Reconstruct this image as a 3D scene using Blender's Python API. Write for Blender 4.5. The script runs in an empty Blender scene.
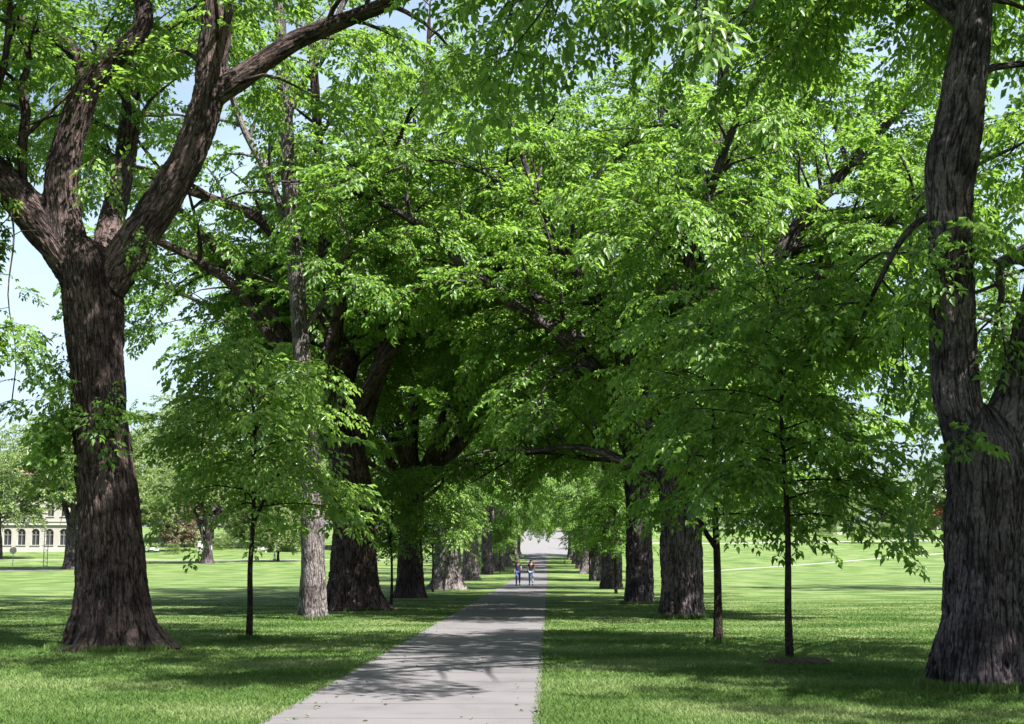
import bpy, bmesh, math, random
import numpy as np
from mathutils import Vector, Matrix, Euler

sc = bpy.context.scene
COL = sc.collection
R = math.radians
PI = math.pi

# ------------------------------------------------------------------ camera
F = 1422.0
PITCH = math.degrees(math.atan(198 / F))
YAW = math.degrees(math.atan(36 / F))
CAMZ = 1.65
cam = bpy.data.cameras.new('camera')
cam_o = bpy.data.objects.new('camera', cam)
COL.objects.link(cam_o)
cam_o.location = (0, 0, CAMZ)
cam_o.rotation_euler = Euler((R(90 + PITCH), 0, R(YAW)), 'XYZ')
cam.sensor_width = 36.0
cam.lens = F * 36.0 / 1024.0
cam.clip_end = 5000
cam.clip_start = 0.1
sc.camera = cam_o
RM = np.array(cam_o.rotation_euler.to_matrix())


def ray(px, py):
    return RM @ np.array([(px - 512) / F, (362 - py) / F, -1.0])


def at(px, py, Y):
    d = ray(px, py)
    t = Y / d[1]
    return np.array([d[0] * t, Y, CAMZ + d[2] * t])


def gz(x, y):
    a = 1.45e-4
    if y < 95:
        return 0.0
    if y < 330:
        return a * (y - 95) ** 2
    return a * 235 ** 2 + 2 * a * 235 * (1 - math.exp(-(y - 330) / 60.0)) * 60.0


def ground(px, py):
    d = ray(px, py)
    t = 8.0
    while t < 900:
        if CAMZ + d[2] * t <= gz(d[0] * t, d[1] * t):
            break
        t += 0.05 if t < 100 else 0.25
    x, y = d[0] * t, d[1] * t
    return np.array([x, y, gz(x, y)])


# ------------------------------------------------------------------ numpy noise
_rs = np.random.RandomState(7)
_perm = np.concatenate([_rs.permutation(256)] * 3)
_grad = _rs.normal(size=(256, 3))
_grad /= np.linalg.norm(_grad, axis=1)[:, None]


def noise3(p):
    p = np.asarray(p, dtype=np.float64)
    i = np.floor(p).astype(int)
    f = p - i
    u = f * f * f * (f * (f * 6 - 15) + 10)
    i = i & 255
    res = 0
    for dx in (0, 1):
        wx = u[:, 0] if dx else 1 - u[:, 0]
        for dy in (0, 1):
            wy = u[:, 1] if dy else 1 - u[:, 1]
            for dz in (0, 1):
                wz = u[:, 2] if dz else 1 - u[:, 2]
                h = _perm[_perm[_perm[(i[:, 0] + dx) & 255] + ((i[:, 1] + dy) & 255)] + ((i[:, 2] + dz) & 255)]
                g = _grad[h]
                res = res + wx * wy * wz * (g[:, 0] * (f[:, 0] - dx) + g[:, 1] * (f[:, 1] - dy) + g[:, 2] * (f[:, 2] - dz))
    return res


def fbm(p, o=3):
    s, a = 0, 1.0
    for k in range(o):
        s = s + a * noise3(p * (2 ** k) + 17.3 * k)
        a *= 0.5
    return s


# ------------------------------------------------------------------ materials
def new_mat(name):
    m = bpy.data.materials.new(name)
    m.use_nodes = True
    nt = m.node_tree
    for n in list(nt.nodes):
        nt.nodes.remove(n)
    out = nt.nodes.new('ShaderNodeOutputMaterial')
    return m, nt, out


def N(nt, typ, **kw):
    n = nt.nodes.new(typ)
    for k, v in kw.items():
        if k in n.inputs.keys():
            n.inputs[k].default_value = v
        else:
            setattr(n, k, v)
    return n


def ramp(nt, stops):
    r = nt.nodes.new('ShaderNodeValToRGB')
    e = r.color_ramp.elements
    e[0].position = stops[0][0]
    e[0].color = (*stops[0][1], 1)
    e[1].position = stops[-1][0]
    e[1].color = (*stops[-1][1], 1)
    for p, c in stops[1:-1]:
        x = e.new(p)
        x.color = (*c, 1)
    return r


def plain(name, col, rough=0.7, noise=0.15, scale=8.0, metal=0.0, bump=0.0, spec=0.3):
    m, nt, out = new_mat(name)
    L = nt.links.new
    tc = N(nt, 'ShaderNodeTexCoord')
    nz = N(nt, 'ShaderNodeTexNoise', Scale=scale, Detail=5.0)
    L(tc.outputs['Object'], nz.inputs['Vector'])
    a = tuple(c * (1 - noise) for c in col)
    b = tuple(min(1, c * (1 + noise)) for c in col)
    rp = ramp(nt, [(0.3, a), (0.7, b)])
    L(nz.outputs['Fac'], rp.inputs['Fac'])
    p = N(nt, 'ShaderNodeBsdfPrincipled', Roughness=rough, Metallic=metal)
    p.inputs['Specular IOR Level'].default_value = spec
    L(rp.outputs['Color'], p.inputs['Base Color'])
    if bump:
        bp = N(nt, 'ShaderNodeBump', Strength=bump, Distance=0.02)
        L(nz.outputs['Fac'], bp.inputs['Height'])
        L(bp.outputs['Normal'], p.inputs['Normal'])
    L(p.outputs['BSDF'], out.inputs['Surface'])
    return m


def leaf_mat(name, dark, light, trans, tfac=0.4, rough=0.42):
    m, nt, out = new_mat(name)
    L = nt.links.new
    at_ = N(nt, 'ShaderNodeAttribute', attribute_name='rnd')
    rp = ramp(nt, [(0.0, dark), (0.7, light), (1.0, tuple(min(1, c * 1.6) for c in light))])
    L(at_.outputs['Fac'], rp.inputs['Fac'])
    p = N(nt, 'ShaderNodeBsdfPrincipled', Roughness=rough)
    p.inputs['Specular IOR Level'].default_value = 0.4
    L(rp.outputs['Color'], p.inputs['Base Color'])
    t = N(nt, 'ShaderNodeBsdfTranslucent')
    rt = ramp(nt, [(0.0, tuple(c * 0.75 for c in trans)), (1.0, trans)])
    L(at_.outputs['Fac'], rt.inputs['Fac'])
    L(rt.outputs['Color'], t.inputs['Color'])
    mx = N(nt, 'ShaderNodeMixShader')
    mx.inputs[0].default_value = tfac
    L(p.outputs['BSDF'], mx.inputs[1])
    L(t.outputs['BSDF'], mx.inputs[2])
    L(mx.outputs[0], out.inputs['Surface'])
    return m


def bark_mat(name, dark, light, s=1.0, moss=0.0):
    m, nt, out = new_mat(name)
    L = nt.links.new
    a = N(nt, 'ShaderNodeAttribute', attribute_name='bk')
    mp = N(nt, 'ShaderNodeMapping')
    mp.inputs['Scale'].default_value = (s, s, s * 0.13)
    L(a.outputs['Vector'], mp.inputs['Vector'])
    wz = N(nt, 'ShaderNodeTexNoise', Scale=5.0, Detail=3.0)
    L(mp.outputs['Vector'], wz.inputs['Vector'])
    addv = N(nt, 'ShaderNodeMixRGB')
    addv.inputs[0].default_value = 0.12
    L(mp.outputs['Vector'], addv.inputs[1])
    L(wz.outputs['Color'], addv.inputs[2])
    def furrow(scale, width):
        f = N(nt, 'ShaderNodeTexNoise', Scale=scale, Detail=1.5)
        L(addv.outputs[0], f.inputs['Vector'])
        s1 = N(nt, 'ShaderNodeMath', operation='SUBTRACT')
        L(f.outputs['Fac'], s1.inputs[0])
        s1.inputs[1].default_value = 0.5
        s2 = N(nt, 'ShaderNodeMath', operation='ABSOLUTE')
        L(s1.outputs[0], s2.inputs[0])
        s3 = N(nt, 'ShaderNodeMapRange')
        s3.inputs['From Max'].default_value = width
        L(s2.outputs[0], s3.inputs['Value'])
        return s3
    fa, fb = furrow(15.0, 0.09), furrow(34.0, 0.12)
    vo = N(nt, 'ShaderNodeMath', operation='MULTIPLY_ADD')
    L(fb.outputs[0], vo.inputs[0])
    vo.inputs[1].default_value = 0.6
    L(fa.outputs[0], vo.inputs[2])
    n1 = N(nt, 'ShaderNodeTexNoise', Scale=24.0, Detail=8.0, Roughness=0.7)
    L(mp.outputs['Vector'], n1.inputs['Vector'])
    n2 = N(nt, 'ShaderNodeTexNoise', Scale=1.6, Detail=7.0, Roughness=0.65)
    L(a.outputs['Vector'], n2.inputs['Vector'])
    vr = N(nt, 'ShaderNodeMapRange')
    vr.inputs['From Max'].default_value = 1.6
    L(vo.outputs[0], vr.inputs['Value'])
    h = N(nt, 'ShaderNodeMath', operation='MULTIPLY_ADD')
    L(vr.outputs[0], h.inputs[0])
    h.inputs[1].default_value = 0.70
    L(n1.outputs['Fac'], h.inputs[2])
    rp = ramp(nt, [(0.52, dark), (0.86, tuple((x + y) / 2 for x, y in zip(dark, light))), (1.12, light)])
    L(h.outputs[0], rp.inputs['Fac'])
    r2 = ramp(nt, [(0.38, (0.38, 0.35, 0.36)), (0.52, (0.85, 0.85, 0.85)), (0.68, (1.2, 1.15, 1.12))])
    L(n2.outputs['Fac'], r2.inputs['Fac'])
    mul = N(nt, 'ShaderNodeMixRGB', blend_type='MULTIPLY')
    mul.inputs[0].default_value = 1.0
    L(rp.outputs['Color'], mul.inputs[1])
    L(r2.outputs['Color'], mul.inputs[2])
    mp3 = N(nt, 'ShaderNodeMapping')
    mp3.inputs['Scale'].default_value = (1, 1, 0.35)
    L(a.outputs['Vector'], mp3.inputs['Vector'])
    n3 = N(nt, 'ShaderNodeTexNoise', Scale=46.0, Detail=6.0, Roughness=0.75)
    L(mp3.outputs[0], n3.inputs['Vector'])
    r3 = ramp(nt, [(0.38, (0.38, 0.38, 0.38)), (0.55, (0.95, 0.95, 0.95)), (0.68, (1.55, 1.55, 1.55))])
    L(n3.outputs['Fac'], r3.inputs['Fac'])
    mul3 = N(nt, 'ShaderNodeMixRGB', blend_type='MULTIPLY')
    mul3.inputs[0].default_value = 1.0
    L(mul.outputs[0], mul3.inputs[1])
    L(r3.outputs['Color'], mul3.inputs[2])
    p = N(nt, 'ShaderNodeBsdfPrincipled', Roughness=0.9)
    p.inputs['Specular IOR Level'].default_value = 0.2
    L(mul3.outputs[0], p.inputs['Base Color'])
    bp = N(nt, 'ShaderNodeBump', Strength=1.0, Distance=0.05)
    L(h.outputs[0], bp.inputs['Height'])
    L(bp.outputs['Normal'], p.inputs['Normal'])
    L(p.outputs['BSDF'], out.inputs['Surface'])
    return m


M_BARK_L = bark_mat('bark_brown', (0.006, 0.004, 0.004), (0.125, 0.088, 0.082))
M_BARK_R = bark_mat('bark_grey', (0.006, 0.005, 0.007), (0.150, 0.122, 0.134))
M_BARK_P = bark_mat('bark_pale', (0.028, 0.023, 0.024), (0.27, 0.235, 0.235), 1.3)
M_BARK_S = bark_mat('bark_sapling', (0.020, 0.014, 0.011), (0.085, 0.062, 0.05), 3.0)
M_TWIG = plain('twig_bark', (0.045, 0.034, 0.028), 0.9)
M_LEAF = leaf_mat('elm_leaf', (0.022, 0.066, 0.014), (0.112, 0.203, 0.040), (0.33, 0.57, 0.070), 0.42, 0.40)
M_LEAF2 = leaf_mat('elm_leaf_bright', (0.05, 0.115, 0.022), (0.15, 0.245, 0.055), (0.34, 0.56, 0.085), 0.45, 0.34)
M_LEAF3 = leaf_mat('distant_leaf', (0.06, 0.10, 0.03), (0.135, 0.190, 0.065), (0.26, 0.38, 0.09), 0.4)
M_LEAFR = leaf_mat('reddish_leaf', (0.08, 0.06, 0.04), (0.17, 0.14, 0.09), (0.24, 0.18, 0.10), 0.3)
M_LEAFD = leaf_mat('conifer_leaf', (0.016, 0.045, 0.016), (0.040, 0.09, 0.030), (0.05, 0.12, 0.03), 0.2)


# ------------------------------------------------------------------ mesh helpers
def mesh_np(name, verts, faces, mats, attrs=None, smooth=False, midx=None):
    verts = np.ascontiguousarray(verts, dtype=np.float32)
    faces = np.ascontiguousarray(faces, dtype=np.int32)
    n, k = faces.shape
    me = bpy.data.meshes.new(name)
    me.vertices.add(len(verts))
    me.vertices.foreach_set('co', verts.ravel())
    me.loops.add(n * k)
    me.loops.foreach_set('vertex_index', faces.ravel())
    me.polygons.add(n)
    me.polygons.foreach_set('loop_start', np.arange(0, n * k, k, dtype=np.int32))
    if smooth:
        me.polygons.foreach_set('use_smooth', np.ones(n, dtype=bool))
    if not isinstance(mats, (list, tuple)):
        mats = [mats]
    for m in mats:
        me.materials.append(m)
    if midx is not None:
        me.polygons.foreach_set('material_index', midx.astype(np.int32))
    for an, (typ, data) in (attrs or {}).items():
        a = me.attributes.new(an, typ, 'POINT')
        if typ == 'FLOAT':
            a.data.foreach_set('value', np.ascontiguousarray(data, dtype=np.float32).ravel())
        else:
            a.data.foreach_set('vector', np.ascontiguousarray(data, dtype=np.float32).ravel())
    me.update(calc_edges=True)
    return me


def link(name, me, parent=None, loc=None):
    o = bpy.data.objects.new(name, me)
    COL.objects.link(o)
    if parent is not None:
        o.parent = parent
    if loc is not None:
        o.location = Vector(loc)
    return o


def thing(name, label, cat, loc, group=None, rz=0.0):
    o = bpy.data.objects.new(name, None)
    COL.objects.link(o)
    o.location = Vector(loc)
    o.rotation_euler = (0, 0, rz)
    o.empty_display_size = 0.3
    tag(o, label, cat, group)
    return o


def tag(o, label, cat, group=None):
    o['label'] = label
    o['category'] = cat
    if group:
        o['group'] = group


def bm_obj(name, bm, mat, parent=None, smooth=False, bevel=0.0):
    if bevel:
        bmesh.ops.bevel(bm, geom=bm.edges[:], offset=bevel, segments=1, affect='EDGES')
    me = bpy.data.meshes.new(name)
    bm.to_mesh(me)
    bm.free()
    me.materials.append(mat)
    if smooth:
        for p in me.polygons:
            p.use_smooth = True
    return link(name, me, parent)


def bx(bm, c, s, rz=0.0):
    g = bmesh.ops.create_cube(bm, size=1.0, matrix=Matrix.Translation(Vector(c)) @ Matrix.Rotation(rz, 4, 'Z') @ Matrix.Diagonal((s[0], s[1], s[2], 1)))
    return g


def cyl(bm, a, b, r1, r2=None, seg=10):
    a, b = Vector(a), Vector(b)
    d = b - a
    q = d.to_track_quat('Z', 'Y').to_matrix().to_4x4()
    bmesh.ops.create_cone(bm, cap_ends=True, segments=seg, radius1=r1, radius2=r1 if r2 is None else r2,
                          depth=d.length, matrix=Matrix.Translation((a + b) / 2) @ q)


def resample(pts, rad, step):
    """Catmull-Rom through pts, evenly sampled."""
    pts = np.asarray(pts, float)
    rad = np.asarray(rad, float)
    if len(pts) < 2:
        return pts, rad
    P = np.vstack([2 * pts[0] - pts[1], pts, 2 * pts[-1] - pts[-2]])
    out, ro = [], []
    for i in range(len(pts) - 1):
        p0, p1, p2, p3 = P[i], P[i + 1], P[i + 2], P[i + 3]
        n = max(1, int(np.linalg.norm(p2 - p1) / step))
        for k in range(n):
            t = k / n
            out.append(0.5 * ((2 * p1) + (-p0 + p2) * t + (2 * p0 - 5 * p1 + 4 * p2 - p3) * t * t + (-p0 + 3 * p1 - 3 * p2 + p3) * t ** 3))
            ro.append(rad[i] + (rad[i + 1] - rad[i]) * t)
    out.append(pts[-1])
    ro.append(rad[-1])
    return np.array(out), np.array(ro)


def frames(pts):
    T = np.gradient(pts, axis=0)
    T /= np.linalg.norm(T, axis=1)[:, None] + 1e-9
    A = np.zeros_like(T)
    ref = np.array([1.0, 0, 0]) if abs(T[0][0]) < 0.9 else np.array([0, 1.0, 0])
    a = ref - T[0] * np.dot(ref, T[0])
    a /= np.linalg.norm(a)
    for i in range(len(pts)):
        a = a - T[i] * np.dot(a, T[i])
        a /= np.linalg.norm(a) + 1e-9
        A[i] = a
    B = np.cross(T, A)
    return T, A, B


def tube(pts, rad, seg=8, cap=True, flare=None, frng=None):
    """returns verts, quads, bk"""
    T, A, B = frames(pts)
    n = len(pts)
    th = np.linspace(0, 2 * PI, seg, endpoint=False)
    c, s = np.cos(th), np.sin(th)
    rr = np.repeat(rad[:, None], seg, 1)
    if flare is not None:
        hgt = pts[:, 2] - pts[0][2]
        ph = frng.uniform(0, 6.28, 3)
        lob = 0.50 + 0.42 * np.cos(4 * th + ph[0]) + 0.42 * np.cos(7 * th + ph[1]) + 0.22 * np.cos(11 * th + ph[2])
        rr = rr * (1 + flare * np.exp(-hgt / 0.42)[:, None] * lob[None, :] * 1.3 + flare * 0.35 * np.exp(-hgt / 1.2)[:, None])
        rr = rr * (1 + 0.035 * np.cos(5 * th + ph[1])[None, :] * np.exp(-hgt / 4)[:, None] + 0.03 * np.cos(3 * th + ph[2])[None, :])
    V = pts[:, None, :] + rr[:, :, None] * (A[:, None, :] * c[None, :, None] + B[:, None, :] * s[None, :, None])
    L = np.concatenate([[0], np.cumsum(np.linalg.norm(np.diff(pts, axis=0), axis=1))])
    Rm = max(rad.mean(), 0.02)
    bk = np.zeros((n, seg, 3))
    bk[:, :, 0] = c * Rm
    bk[:, :, 1] = s * Rm
    bk[:, :, 2] = L[:, None]
    i = np.arange(n - 1)[:, None] * seg
    j = np.arange(seg)[None, :]
    j2 = (j + 1) % seg
    q = np.stack([i + j, i + j2, i + seg + j2, i + seg + j], -1).reshape(-1, 4)
    V = V.reshape(-1, 3)
    bk = bk.reshape(-1, 3)
    if cap:
        V = np.vstack([V, pts[0][None], pts[-1][None]])
        bk = np.vstack([bk, bk[:1], bk[-1:]])
        jj = np.arange(seg)
        c0 = np.stack([np.full(seg, n * seg), (jj + 1) % seg, jj, np.full(seg, n * seg)], -1)
        e = (n - 1) * seg
        c1 = np.stack([np.full(seg, n * seg + 1), e + jj, e + (jj + 1) % seg, np.full(seg, n * seg + 1)], -1)
        return V, q, bk, (c0[:, :3], c1[:, :3])
    return V, q, bk, None


def wood_remesh(chains, voxel, rng, flare=0.5, ridge=0.03, sub=True, steps=7):
    """chains: list of (pts, rad); chain 0 is the trunk. One blended skin; returns V, faces(quads), bk, chain id per face."""
    vs, fs, off = [], [], 0
    sam = []
    for ci, (p, r) in enumerate(chains):
        pp, r_ = resample(p, r, 0.12)
        seg = 40 if ci == 0 else 20
        V, q, bk, caps = tube(pp, r_, seg, True, flare if ci == 0 else None, rng)
        vs.append(V)
        for a in q:
            fs.append(tuple(a + off))
        for cset in caps:
            for a in cset:
                fs.append(tuple(a + off))
        off += len(V)
        T, A, B = frames(pp)
        Ln = np.concatenate([[0], np.cumsum(np.linalg.norm(np.diff(pp, axis=0), axis=1))])
        sam.append((pp, r_, A, B, Ln))
    me = bpy.data.meshes.new('tmp')
    me.from_pydata(np.vstack(vs).tolist(), [], [tuple(int(x) for x in f) for f in fs])
    o = bpy.data.objects.new('tmp', me)
    COL.objects.link(o)
    md = o.modifiers.new('r', 'REMESH')
    md.mode = 'VOXEL'
    md.voxel_size = voxel
    ms = o.modifiers.new('s', 'SMOOTH')
    ms.factor = 0.5
    ms.iterations = steps
    if sub:
        sb = o.modifiers.new('b', 'SUBSURF')
        sb.levels = 1
        sb.render_levels = 1
    dg = bpy.context.evaluated_depsgraph_get()
    dg.update()
    ev = o.evaluated_get(dg)
    m2 = bpy.data.meshes.new_from_object(ev)
    nv = len(m2.vertices)
    V = np.zeros(nv * 3, dtype=np.float32)
    m2.vertices.foreach_get('co', V)
    V = V.reshape(-1, 3).astype(float)
    NN = np.zeros(nv * 3, dtype=np.float32)
    m2.vertices.foreach_get('normal', NN)
    NN = NN.reshape(-1, 3)
    Fq = np.zeros(len(m2.polygons) * 4, dtype=np.int32)
    m2.polygons.foreach_get('vertices', Fq)
    Fq = Fq.reshape(-1, 4)
    bpy.data.objects.remove(o)
    bpy.data.meshes.remove(m2)
    bpy.data.meshes.remove(me)
    best = np.full(nv, 1e9)
    bk = np.zeros((nv, 3))
    cid = np.zeros(nv, dtype=int)
    rbest = np.zeros(nv)
    for ci, (pp, r_, A, B, Ln) in enumerate(sam):
        for s0 in range(0, nv, 40000):
            v = V[s0:s0 + 40000]
            vf, pf = v.astype(np.float32), pp.astype(np.float32)
            d2 = (vf ** 2).sum(1)[:, None] + (pf ** 2).sum(1)[None] - 2 * vf @ pf.T
            dd = np.sqrt(np.maximum(d2, 0)) - r_[None].astype(np.float32)
            k = dd.argmin(1)
            dm = dd[np.arange(len(v)), k]
            upd = dm < best[s0:s0 + 40000]
            idx = np.nonzero(upd)[0]
            if len(idx) == 0:
                continue
            kk = k[idx]
            rel = v[idx] - pp[kk]
            x = (rel * A[kk]).sum(1)
            y = (rel * B[kk]).sum(1)
            an = np.arctan2(y, x)
            Tn = np.cross(A[kk], B[kk])
            ll = Ln[kk] + (rel * Tn).sum(1)
            Rm = r_.mean()
            g = idx + s0
            bk[g, 0] = np.cos(an) * Rm + ci * 3.7
            bk[g, 1] = np.sin(an) * Rm
            bk[g, 2] = ll
            best[g] = dm[idx]
            cid[g] = ci
            rbest[g] = r_[kk]
    # furrowed bark displacement
    w = bk * np.array([1, 1, 0.17])
    warp = noise3(bk * 1.7) * 0.12
    w2 = w + warp[:, None]
    rn = np.clip(np.abs(fbm(w2 * 11, 2)) * 5, 0, 1.25)
    rn2 = np.clip(np.abs(noise3(w2 * 21 + 5)) * 4, 0, 1)
    big = fbm(bk * np.array([1.6, 1.6, 0.8]) + 3, 2)
    amp = np.clip(rbest / 0.5, 0.15, 1.1)
    disp = ridge * amp * (rn * 0.8 + rn2 * 0.35 - 0.7) + 0.07 * amp * big
    V = V + NN * disp[:, None]
    fc = cid[Fq[:, 0]]
    fn = np.cross(V[Fq[:, 2]] - V[Fq[:, 0]], V[Fq[:, 3]] - V[Fq[:, 1]])
    vn = np.zeros_like(V)
    for k in range(4):
        for ax_ in range(3):
            vn[:, ax_] += np.bincount(Fq[:, k], fn[:, ax_], nv)
    vn /= np.linalg.norm(vn, axis=1)[:, None] + 1e-12
    wood_remesh.vn = vn
    return V, Fq, bk, fc


def split_wood(V, Fq, bk, fc, mat, parent, names, smooth=True):
    objs = []
    for ci, nm in enumerate(names):
        f = Fq[fc == ci]
        if len(f) == 0:
            objs.append(None)
            continue
        u, inv = np.unique(f.ravel(), return_inverse=True)
        me = mesh_np(nm, V[u], inv.reshape(-1, 4), mat, {'bk': ('FLOAT_VECTOR', bk[u])}, smooth)
        me.normals_split_custom_set_from_vertices(wood_remesh.vn[u].tolist())
        objs.append(link(nm, me, parent))
    return objs


# ------------------------------------------------------------------ fronds of leaves
def leaf_arrays(pos, dirs, nrm, size, rng):
    n = len(pos)
    dirs = dirs / (np.linalg.norm(dirs, axis=1)[:, None] + 1e-9)
    side = np.cross(dirs, nrm)
    side /= np.linalg.norm(side, axis=1)[:, None] + 1e-9
    up = np.cross(side, dirs)
    sz = size[:, None]
    fold = (0.10 + 0.10 * rng.rand(n))[:, None]
    curl = (-0.18 + 0.14 * rng.rand(n))[:, None]
    w = 0.27
    base = pos
    mid = pos + dirs * sz * 0.42
    v1 = mid + side * sz * w + up * sz * fold
    v2 = pos + dirs * sz + up * sz * curl
    v3 = mid - side * sz * w + up * sz * fold
    V = np.stack([base, v1, v2, v3], 1).reshape(-1, 3)
    i = np.arange(n)[:, None] * 4
    Fc = np.concatenate([i + np.array([[0, 1, 2]]), i + np.array([[0, 2, 3]])], 1).reshape(-1, 3)
    rnd = np.repeat(rng.rand(n), 4)
    return V, Fc, rnd


def make_frond(seed, leaf=0.165, droop=0.35, nspray=10, nleaf=8, step=0.062):
    rng = np.random.RandomState(seed)
    pos, dr, nr, sz = [], [], [], []
    tw = []
    ax = []
    p = np.zeros(3)
    d = np.array([1.0, 0, 0.10])
    for k in range(13):
        ax.append(p.copy())
        d = d + np.array([0, 0, -droop * 0.16]) + rng.normal(size=3) * 0.05
        d /= np.linalg.norm(d)
        p = p + d * 0.1
    ax = np.array(ax)
    tw.append(ax[::3])

    def spray(p0, d0, ln):
        p = p0.copy()
        d = d0 / np.linalg.norm(d0)
        q = [p.copy()]
        sg = 1
        for k in range(ln):
            d = d + np.array([0, 0, -droop * 0.10]) + rng.normal(size=3) * 0.04
            d /= np.linalg.norm(d)
            p = p + d * step
            q.append(p.copy())
            lat = np.array([-d[1], d[0], 0])
            lat /= np.linalg.norm(lat) + 1e-6
            ld = d * 0.75 + lat * sg * 0.75 + np.array([0, 0, -0.35]) + rng.normal(size=3) * 0.22
            pos.append(p.copy())
            dr.append(ld)
            nr.append(np.array([0, 0, 1]) + rng.normal(size=3) * 0.45)
            sz.append(leaf * rng.uniform(0.5, 1.2))
            sg = -sg
        pos.append(p.copy())
        dr.append(d.copy())
        nr.append(np.array([0, 0, 1]) + rng.normal(size=3) * 0.3)
        sz.append(leaf * rng.uniform(0.9, 1.2))
        tw.append(np.array(q)[::max(1, len(q) - 1)])

    sg = 1
    for k in range(nspray):
        t = (k + 0.8) / nspray
        i = int(t * 12)
        d = ax[min(i + 1, 12)] - ax[i - 1]
        d /= np.linalg.norm(d)
        lat = np.array([-d[1], d[0], 0])
        ang = R(rng.uniform(40, 68))
        d0 = d * math.cos(ang) + sg * lat * math.sin(ang) + np.array([0, 0, rng.uniform(-.15, .12)])
        spray(ax[i], d0, max(3, int(nleaf * (1.0 - 0.55 * t) * rng.uniform(0.8, 1.2))))
        sg = -sg
    spray(ax[9], ax[12] - ax[9], 5)
    V, Fc, rnd = leaf_arrays(np.array(pos), np.array(dr), np.array(nr), np.array(sz), rng)
    tv, tf, o = [], [], 0
    for q in tw:
        r0 = 0.007 if len(q) > 3 else 0.0035
        vv, qq, _, _ = tube(q if len(q) > 1 else np.vstack([q, q + 0.01]), np.linspace(r0, 0.002, len(q)), 3, False)
        tv.append(vv)
        tf.append(qq + o)
        o += len(vv)
    return V, Fc, rnd, np.vstack(tv), np.vstack(tf)


FR = [make_frond(100 + i, droop=[0.3, 0.5, 0.8][i % 3]) for i in range(9)]
FR_H = [make_frond(150 + i, droop=0.9, nspray=9) for i in range(4)]             # pendulous
FR_S = [make_frond(200 + i, droop=0.55, nspray=8, nleaf=7, leaf=0.185, step=0.08) for i in range(6)]
FR_FAR = [make_frond(300 + i, droop=0.4, nspray=7, nleaf=5, leaf=0.27, step=0.10) for i in range(6)]


def place_fronds(pl, templates, rng, zleaf=None):
    """pl: list of (pos, yaw, pitch, roll, scale). Returns crown and twig arrays."""
    pl = np.array(pl)
    tid = rng.randint(0, len(templates), len(pl))
    cv, cf, cr, wv, wf = [], [], [], [], []
    co = wo = 0
    for k, (V, Fc, rnd, TV, TF) in enumerate(templates):
        s = pl[tid == k]
        if len(s) == 0:
            continue
        cy, sy = np.cos(s[:, 3]), np.sin(s[:, 3])
        cp, sp = np.cos(s[:, 4]), np.sin(s[:, 4])
        cr_, sr = np.cos(s[:, 5]), np.sin(s[:, 5])
        Rz = np.zeros((len(s), 3, 3)); Rz[:, 0, 0] = cy; Rz[:, 0, 1] = -sy; Rz[:, 1, 0] = sy; Rz[:, 1, 1] = cy; Rz[:, 2, 2] = 1
        Ry = np.zeros((len(s), 3, 3)); Ry[:, 0, 0] = cp; Ry[:, 0, 2] = -sp; Ry[:, 1, 1] = 1; Ry[:, 2, 0] = sp; Ry[:, 2, 2] = cp
        Rx = np.zeros((len(s), 3, 3)); Rx[:, 0, 0] = 1; Rx[:, 1, 1] = cr_; Rx[:, 1, 2] = -sr; Rx[:, 2, 1] = sr; Rx[:, 2, 2] = cr_
        Mx = Rz @ Ry @ Rx * s[:, 6][:, None, None]
        VV = np.einsum('nij,vj->nvi', Mx, V) + s[:, None, :3]
        WW = np.einsum('nij,vj->nvi', Mx, TV) + s[:, None, :3]
        m = len(s)
        cv.append(VV.reshape(-1, 3))
        cf.append((Fc[None] + (np.arange(m) * len(V))[:, None, None]).reshape(-1, 3) + co)
        cl = rng.rand(m)
        cr.append((0.6 * rnd[None] + 0.4 * cl[:, None]).reshape(-1))
        co += m * len(V)
        wv.append(WW.reshape(-1, 3))
        wf.append((TF[None] + (np.arange(m) * len(TV))[:, None, None]).reshape(-1, 4) + wo)
        wo += m * len(TV)
    return np.vstack(cv), np.vstack(cf), np.concatenate(cr), np.vstack(wv), np.vstack(wf)


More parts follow.
